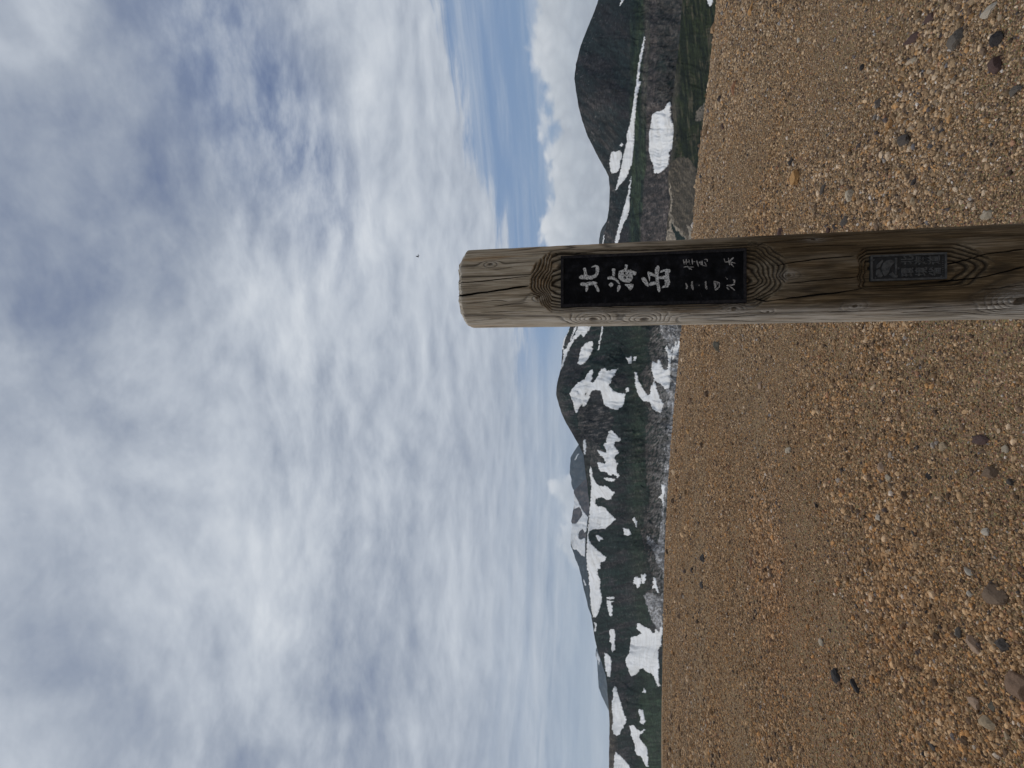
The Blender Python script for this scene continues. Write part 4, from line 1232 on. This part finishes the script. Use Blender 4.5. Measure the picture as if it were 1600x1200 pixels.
def gravel_points():
    P_, Sc, Rt, Tn = [], [], [], []
    # (inner radius, outer radius, number, smallest and largest mean diameter)
    bands = [(1.55, 3.3, 105000, .0038, .012), (1.55, 3.6, 6500, .010, .024), (3.1, 5.6, 120000, .0065, .016), (3.0, 6.5, 7500, .015, .034), (5.3, 9.5, 115000, .011, .025),
             (5.5, 12, 6000, .022, .048), (9.0, 17, 100000, .018, .040), (10, 24, 3600, .035, .085), (16, 27, 60000, .024, .048), (9, 26, 260, .08, .16)]
    for r0, r1, n, d0, d1 in bands:
        m = int(n * 1.7)
        r = np.sqrt(RNG.uniform(r0 ** 2, r1 ** 2, m))
        a = np.radians(RNG.uniform(-42, 42, m))
        x, y = r * np.sin(a), r * np.cos(a)
        # stones gather in drifts, leaving sandier lanes between them
        dens = fbm(x * 0.9 + 0.4 * y, y * 1.5, octaves=3, seed=601) + 0.4 * fbm(x * 4, y * 4, octaves=2, seed=602)
        keep = RNG.uniform(0, 1, m) < np.clip(0.72 + 0.6 * dens, 0.34, 1.0)
        x, y, r, a = x[keep][:n], y[keep][:n], r[keep][:n], a[keep][:n]
        m = len(x)
        d = d0 * (d1 / d0) ** (RNG.uniform(0, 1, m) ** 1.9) * np.clip(0.95 + 0.5 * fbm(x * 0.7, y * 0.9, octaves=2, seed=605), 0.65, 1.3)
        z = ground_z(x, y)
        P_.append(np.stack([x, y, z + d * 0.14], 1))
        Sc.append(np.stack([d * RNG.uniform(0.75, 1.45, m), d * RNG.uniform(0.7, 1.15, m), d * RNG.uniform(0.55, 1.0, m)], 1) * 0.5)
        Rt.append(np.stack([RNG.uniform(-0.5, 0.5, m), RNG.uniform(-0.5, 0.5, m), RNG.uniform(0, 6.28, m)], 1))
        pal = np.array([(0.33, 0.222, 0.118), (0.41, 0.29, 0.165), (0.46, 0.35, 0.225), (0.25, 0.160, 0.082), (0.13, 0.088, 0.055), (0.37, 0.21, 0.085),
                        (0.46, 0.41, 0.34), (0.085, 0.07, 0.062), (0.15, 0.14, 0.135), (0.27, 0.15, 0.085)])
        wts = np.array([.24, .19, .08, .19, .14, .10, .018, .03, .008, .02]); wts /= wts.sum()
        c = pal[RNG.choice(len(pal), m, p=wts)] * RNG.uniform(0.42, 1.35, (m, 1))
        warm = np.clip(0.5 - a / 1.2 + 0.5 * fbm(x * 0.5, y * 0.5, octaves=2, seed=603), 0, 1)[:, None]
        c = c * (1 + (warm - 0.5) * np.array([0.05, -0.07, -0.24])) * np.array([1.33, 1.27, 1.28])
        # an iron-stained patch left of the post
        ix, iy = IRON
        iron = np.exp(-(((x - ix) / 1.1) ** 2 + ((y - iy) / 1.9) ** 2) * (1 + 0.8 * fbm(x * 1.5, y * 1.5, octaves=3, seed=604)))[:, None]
        c = c * (1 + iron * np.array([0.04, -0.05, -0.12]))
        Tn.append(c)
    return np.concatenate(P_), np.concatenate(Sc), np.concatenate(Rt), np.concatenate(Tn)


gp, gs_, gr_, gt = gravel_points()
me = bpy.data.meshes.new('gravel')
me.vertices.add(len(gp)); me.vertices.foreach_set('co', gp.astype(np.float32).ravel())
for nm, dat in (('stone_scale', gs_), ('stone_turn', gr_)):
    a_ = me.attributes.new(nm, 'FLOAT_VECTOR', 'POINT'); a_.data.foreach_set('vector', dat.astype(np.float32).ravel())
add_attr(me, 'tint', gt, 'FLOAT_COLOR')
a_ = me.attributes.new('stone_kind', 'INT', 'POINT'); a_.data.foreach_set('value', RNG.integers(0, 8, len(gp)).astype(np.int32))
me.update()
gravel = bpy.data.objects.new('gravel', me)
COL.objects.link(gravel)
tag(gravel, 'loose brown and beige gravel covering the summit ground', 'gravel', kind='stuff')
ng = bpy.data.node_groups.new('scatter_gravel', 'GeometryNodeTree')
ng.interface.new_socket('Geometry', in_out='INPUT', socket_type='NodeSocketGeometry')
ng.interface.new_socket('Geometry', in_out='OUTPUT', socket_type='NodeSocketGeometry')
N, L = ng.nodes, ng.links
gi, go = N.new('NodeGroupInput'), N.new('NodeGroupOutput')
m2p = N.new('GeometryNodeMeshToPoints'); L.new(gi.outputs[0], m2p.inputs['Mesh'])
join = N.new('GeometryNodeGeometryToInstance')
for k in range(8):
    ico = N.new('GeometryNodeMeshIcoSphere'); ico.inputs['Radius'].default_value = 1.0; ico.inputs['Subdivisions'].default_value = 1 if k in (1, 2, 5, 6) else 2
    posn = N.new('GeometryNodeInputPosition')
    nz = N.new('ShaderNodeTexNoise'); nz.noise_dimensions = '4D'
    nz.inputs['W'].default_value = k * 7.3; nz.inputs['Scale'].default_value = 0.75; nz.inputs['Detail'].default_value = 2.0
    vz = N.new('ShaderNodeTexVoronoi'); vz.voronoi_dimensions = '4D'; vz.inputs['W'].default_value = k * 3.1; vz.inputs['Scale'].default_value = 0.9
    L.new(posn.outputs[0], nz.inputs['Vector']); L.new(posn.outputs[0], vz.inputs['Vector'])
    mm = N.new('ShaderNodeMath'); mm.operation = 'MULTIPLY_ADD'; L.new(nz.outputs['Fac'], mm.inputs[0]); mm.inputs[1].default_value = 1.7; mm.inputs[2].default_value = -0.42
    m3 = N.new('ShaderNodeMath'); m3.operation = 'MULTIPLY_ADD'; L.new(vz.outputs['Distance'], m3.inputs[0]); m3.inputs[1].default_value = -0.62; L.new(mm.outputs[0], m3.inputs[2])
    sc2 = N.new('ShaderNodeVectorMath'); sc2.operation = 'SCALE'; L.new(posn.outputs[0], sc2.inputs[0]); L.new(m3.outputs[0], sc2.inputs['Scale'])
    sp_ = N.new('GeometryNodeSetPosition'); L.new(ico.outputs['Mesh'], sp_.inputs['Geometry']); L.new(sc2.outputs[0], sp_.inputs['Offset'])
    sm_ = N.new('GeometryNodeSetShadeSmooth'); L.new(sp_.outputs[0], sm_.inputs[0]); sm_.inputs['Shade Smooth'].default_value = (k == 4)
    st_ = N.new('GeometryNodeSetMaterial'); L.new(sm_.outputs[0], st_.inputs[0]); st_.inputs['Material'].default_value = M_PEBBLE
    L.new(st_.outputs[0], join.inputs[0])
inst = N.new('GeometryNodeInstanceOnPoints')
L.new(m2p.outputs[0], inst.inputs['Points']); L.new(join.outputs[0], inst.inputs['Instance'])
inst.inputs['Pick Instance'].default_value = True


def named(nm, typ):
    nd = N.new('GeometryNodeInputNamedAttribute'); nd.data_type = typ; nd.inputs['Name'].default_value = nm
    return nd.outputs['Attribute']


L.new(named('stone_kind', 'INT'), inst.inputs['Instance Index'])
L.new(named('stone_scale', 'FLOAT_VECTOR'), inst.inputs['Scale'])
e2r = N.new('FunctionNodeEulerToRotation'); L.new(named('stone_turn', 'FLOAT_VECTOR'), e2r.inputs[0]); L.new(e2r.outputs[0], inst.inputs['Rotation'])
L.new(inst.outputs[0], go.inputs[0])
gravel.data.materials.append(M_PEBBLE)
md = gravel.modifiers.new('scatter', 'NODES'); md.node_group = ng

# ------------------------------------------------------------------ stones that stand out
C_ = {'dark': (0.035, 0.030, 0.028), 'grey': (0.125, 0.105, 0.085), 'slate': (0.075, 0.062, 0.052), 'orange': (0.40, 0.22, 0.085), 'rust': (0.20, 0.075, 0.035), 'pale': (0.40, 0.33, 0.24),
      'white': (0.46, 0.40, 0.32), 'tan': (0.36, 0.27, 0.17), 'pink': (0.36, 0.245, 0.165), 'brown': (0.17, 0.115, 0.075), 'maroon': (0.085, 0.05, 0.042), 'olive': (0.12, 0.105, 0.075), 'pinkb': (0.20, 0.125, 0.080)}
# x, y in the photograph, length and width in its pixels, colour, label
STONES = [
 (1150, 136, 20, 11, 'rust', 'rusty red and orange stone standing out alone near the right-hand gravel edge'),
 (1131, 198, 11, 9, 'maroon', 'dark reddish stone by the gravel edge below the rusty red one'),
 (1247, 278, 30, 22, 'orange', 'big bright orange rock lying above the post'),
 (1331, 306, 20, 13, 'pale', 'pale grey stone between the orange rock and the post'),
 (1222, 364, 17, 15, 'maroon', 'dark brown stone touching the upper edge of the post'),
 (1296, 361, 13, 11, 'maroon', 'second dark brown stone against the upper edge of the post'),
 (1323, 345, 16, 9, 'slate', 'flat bluish grey chip close to the upper edge of the post'),
 (1414, 220, 26, 13, 'slate', 'long dark slate stone amid the upper gravel'),
 (1497, 62, 32, 20, 'grey', 'large flat grey stone near the upper right corner'),
 (1562, 60, 24, 20, 'dark', 'dark angular stone right of the large flat grey one'),
 (1549, 15, 22, 12, 'white', 'whitish stone touching the top border near the right corner'),
 (1562, 102, 30, 22, 'maroon', 'wide purplish stone half sunk at the right border'),
 (1428, 62, 26, 10, 'maroon', 'elongated reddish dark stone near the top border'),
 (1455, 29, 20, 10, 'maroon', 'smaller reddish dark stone just under the top border'),
 (1249, 63, 10, 8, 'white', 'small whitish pebble alone in fine gravel near the top border'),
 (1175, 15, 16, 8, 'orange', 'orange and cream stone at the top border by the far gravel edge'),
 (1289, 294, 16, 6, 'slate', 'thin dark splinter beside the big orange rock'),
 (1237, 254, 13, 8, 'dark', 'small dark stone immediately above the big orange rock'),
 (1431, 314, 15, 12, 'tan', 'rounded tan stone above the small cast plate'),
 (1473, 301, 13, 10, 'tan', 'tan pebble up and right of the rounded tan stone'),
 (1548, 335, 17, 11, 'pale', 'pale flat stone near the right border just above the post'),
 (1590, 141, 18, 11, 'grey', 'grey stone cut by the right border in the upper gravel'),
 (1376, 160, 15, 10, 'slate', 'dark bluish stone in the middle of the upper gravel'),
 (1097, 275, 9, 8, 'dark', 'small black stone on the gravel rim near the oval snowfield'),
 (1282, 134, 10, 8, 'brown', 'small brown stone right of the rusty red one'),
 (1349, 105, 11, 8, 'dark', 'small black pebble in the upper gravel between top border and slate'),
 (1431, 93, 14, 10, 'pale', 'pale pebble under the elongated reddish stone'),
 (1123, 541, 21, 17, 'olive', 'olive grey rock just below the post near the gravel edge'),
 (1076, 674, 10, 9, 'orange', 'small orange brown stone near the gravel edge on the lower half'),
 (1190, 602, 14, 10, 'pink', 'pinkish pale stone in the smooth gravel below the post'),
 (1234, 704, 16, 9, 'pale', 'beige stone in the centre of the lower gravel'),
 (1251, 732, 11, 8, 'orange', 'small orange pebble beside the beige central stone'),
 (1379, 730, 18, 15, 'pink', 'terracotta coloured stone in the lower gravel'),
 (1390, 747, 13, 11, 'pale', 'beige pebble right under the terracotta stone'),
 (1393, 759, 12, 9, 'brown', 'brown pebble under the beige pebble by the terracotta stone'),
 (1454, 745, 13, 11, 'dark', 'black pebble right of the terracotta stone'),
 (1477, 698, 17, 14, 'tan', 'smooth rounded tan stone up and right of the terracotta stone'),
 (1535, 688, 27, 11, 'maroon', 'long flat dark brown stone right of the smooth tan one'),
 (1553, 739, 26, 15, 'brown', 'brown slab near the right border in the lower gravel'),
 (1542, 831, 13, 9, 'white', 'cream coloured pebble near the right border, mid lower gravel'),
 (1430, 833, 12, 10, 'slate', 'dark grey pebble left of the cream coloured one'),
 (1375, 808, 12, 10, 'white', 'white angular pebble below the terracotta stone'),
 (1283, 801, 10, 8, 'orange', 'little orange stone with a dark neighbour in the lower gravel'),
 (1278, 790, 11, 8, 'dark', 'little dark stone touching the little orange one'),
 (1574, 701, 16, 13, 'pale', 'pale rounded stone near the right border beyond the dark flat one'),
 (1584, 754, 15, 11, 'slate', 'dark grey stone at the right border below the brown slab'),
 (1100, 873, 16, 9, 'dark', 'upper one of two black stones near the far gravel edge'),
 (1098, 914, 15, 8, 'dark', 'lower one of two black stones near the far gravel edge'),
 (1286, 1005, 15, 12, 'pale', 'pale beige stone among small whitish chips, lower gravel'),
 (1348, 1008, 12, 9, 'orange', 'orange pebble right of the pale beige stone'),
 (1310, 1057, 22, 14, 'dark', 'biggest black stone in the lower gravel'),
 (1339, 1073, 17, 11, 'dark', 'black stone down and right of the biggest black one'),
 (1560, 931, 36, 24, 'brown', 'large brown grey rock near the right border'),
 (1519, 929, 12, 10, 'white', 'whitish pebble on the left of the large brown grey rock'),
 (1527, 1008, 22, 15, 'pink', 'pinkish stone below the large brown grey rock'),
 (1571, 1007, 19, 13, 'slate', 'dark grey stone right of the pinkish one'),
 (1502, 989, 20, 14, 'grey', 'grey stone left of the pinkish one'),
 (1549, 1132, 22, 15, 'tan', 'tan stone left of the big boulder corner'),
 (1577, 1151, 17, 12, 'tan', 'tan stone below the boulder near the bottom right corner'),
 (1517, 893, 14, 7, 'white', 'slim whitish pebble above the large brown grey rock'),
 (1448, 1179, 14, 10, 'dark', 'black stone close to the bottom border'),
 (1237, 1192, 14, 8, 'orange', 'orange stone at the bottom border'),
 (1527, 1099, 20, 12, 'pink', 'orange pink stone between tan stone and dark green one'),
 (1553, 1104, 16, 12, 'olive', 'dark greenish stone beside the big boulder'),
 (1460, 1166, 13, 8, 'slate', 'bluish chip beside the black stone near the bottom border'),
 (1609, 1078, 62, 46, 'pinkb', 'big pinkish brown boulder cut off by the right border'),
]


def stone_mesh(seed, sub=3):
    bm = bmesh.new()
    bmesh.ops.create_icosphere(bm, subdivisions=sub, radius=1.0)
    v = np.array([p.co[:] for p in bm.verts])
    r = np.random.default_rng(seed)
    # broken faces: clip the ball by a few planes, then roughen it
    for _ in range(16):
        nrm = r.normal(size=3); nrm /= np.linalg.norm(nrm)
        lim = r.uniform(0.55, 0.88)
        dd = v @ nrm
        v -= np.maximum(dd - lim, 0)[:, None] * nrm * 0.92
    v *= (1 + 0.22 * fbm(v[:, 0] * 1.9 + seed, v[:, 1] * 1.9, v[:, 2] * 1.9, octaves=5, seed=seed % 97))[:, None]
    for p, c in zip(bm.verts, v):
        p.co = c
    me = bpy.data.meshes.new('stone')
    bm.to_mesh(me); bm.free()
    return me


for i, (x, y, ln, wd, ck, label) in enumerate(STONES):
    p = on_ground(x, y)
    dist = float(np.dot(p - CAM, FWD))
    size = np.array([ln, wd, 0.5 * (ln + wd) * 0.72]) * dist / F_PX * 0.5
    # seen at a shallow angle a stone shows its height, so keep it close to its traced width
    me = stone_mesh(900 + i * 13, 5 if ln > 60 else (4 if ln > 14 else 3))
    me.materials.append(rock_mat(ck, C_[ck], (0.50, 0.34, 0.19) if ck == 'rust' else None))
    me.polygons.foreach_set('use_smooth', np.zeros(len(me.polygons), bool))
    o = bpy.data.objects.new('boulder' if ln > 60 else 'stone', me)
    COL.objects.link(o)
    big = ln > 60
    # traced x runs down the upright view: the long side usually lies across it
    tall = abs(ln) * (0.62 if not big else 0.5)
    o.scale = Vector((wd * 0.62, wd * 0.62, tall * 0.55)) * (dist / F_PX)
    if wd < ln * 0.7:
        o.scale = Vector((wd * 0.75, ln * 0.75, wd * 0.6)) * (dist / F_PX)
    o.rotation_euler = (random.uniform(-.15, .15), random.uniform(-.15, .15), random.uniform(-0.5, 0.5))
    o.location = Vector(p) + Vector((0, 0, o.scale.z * 0.30))
    tag(o, label, 'boulder' if big else 'stone', 'stones that stand out from the gravel')

# ------------------------------------------------------------------ bird high over the ridge
bc = CAM + ray(653.4, 400.5) / np.linalg.norm(ray(653.4, 400.5)) * 62.0
M_BIRD, gg, b = material('dark_plumage', 0.8, 0.2)
n = gg.noise(opos(gg), 30.0, 3, 0.5)
gg.l.new(gg.ramp(n, [(0.3, (0.012, 0.014, 0.018)), (0.7, (0.03, 0.033, 0.038))]), b.inputs['Base Color'])
bm = bmesh.new()
ringsb = [(-0.19, 0.004), (-0.12, 0.026), (-0.04, 0.044), (0.05, 0.042), (0.11, 0.024), (0.14, 0.024), (0.17, 0.016), (0.20, 0.003)]
prev = None
for yy, r_ in ringsb:
    cur = [bm.verts.new((r_ * math.cos(a), yy, r_ * math.sin(a) * 0.9)) for a in np.linspace(0, 2 * math.pi, 9)[:-1]]
    if prev:
        for k in range(8):
            bm.faces.new((prev[k], prev[(k + 1) % 8], cur[(k + 1) % 8], cur[k]))
    else:
        bm.faces.new(cur)
    prev = cur
bm.faces.new(prev[::-1])
for s_ in (-1, 1):                                # raised, swept wings with thickness
    st = [(0.02, 0.07, -0.06, 0.01), (0.11, 0.075, -0.055, 0.07), (0.19, 0.045, -0.045, 0.10), (0.27, -0.03, -0.06, 0.09)]
    pv = None
    for xw, yf_, yb_, zw in st:
        cur = [bm.verts.new((s_ * xw, yf_, zw)), bm.verts.new((s_ * xw, yb_, zw - 0.004)), bm.verts.new((s_ * xw, yb_, zw + 0.004)), bm.verts.new((s_ * xw, yf_, zw + 0.008))]
        if pv:
            for k in range(4):
                bm.faces.new((pv[k], pv[(k + 1) % 4], cur[(k + 1) % 4], cur[k]))
        else:
            bm.faces.new(cur)
        pv = cur
    bm.faces.new(pv[::-1])
tv = [bm.verts.new(c) for c in ((-0.02, -0.17, 0.004), (0.02, -0.17, 0.004), (0.045, -0.27, 0.0), (-0.045, -0.27, 0.0), (-0.02, -0.17, -0.004), (0.02, -0.17, -0.004), (0.045, -0.27, -0.006), (-0.045, -0.27, -0.006))]
for f in ((0, 1, 2, 3), (7, 6, 5, 4), (0, 4, 5, 1), (1, 5, 6, 2), (2, 6, 7, 3), (3, 7, 4, 0)):
    bm.faces.new([tv[k] for k in f])
bmesh.ops.recalc_face_normals(bm, faces=bm.faces)
me = bpy.data.meshes.new('bird'); bm.to_mesh(me); bm.free(); me.materials.append(M_BIRD)
bird = bpy.data.objects.new('bird', me); COL.objects.link(bird)
bird.location = bc
bird.rotation_euler = (0.2, 0.55, math.radians(70))
tag(bird, 'tiny dark bird flying alone in front of the clouds', 'bird')

# ------------------------------------------------------------------ mountain air
bm = bmesh.new()
bmesh.ops.create_cube(bm, size=2.0)
hz_lo, hz_hi = -900.0, 1600.0
for v in bm.verts:
    v.co = Vector((v.co.x * 31000, v.co.y * 31000, hz_lo if v.co.z < 0 else hz_hi))
me = bpy.data.meshes.new('haze'); bm.to_mesh(me); bm.free()
mh = bpy.data.materials.new('mountain_air'); mh.use_nodes = True
gh = G(mh.node_tree); gh.n.clear()
oh = gh.new('ShaderNodeOutputMaterial'); pv_ = gh.new('ShaderNodeVolumePrincipled')
pv_.inputs['Color'].default_value = (0.62, 0.80, 1.0, 1.0)
pv_.inputs['Density'].default_value = 1.05e-5
pv_.inputs['Anisotropy'].default_value = 0.2
gh.l.new(pv_.outputs[0], oh.inputs['Volume'])
me.materials.append(mh)
haze = bpy.data.objects.new('haze', me); COL.objects.link(haze)
tag(haze, 'faint bluish mountain air', 'haze', kind='stuff')
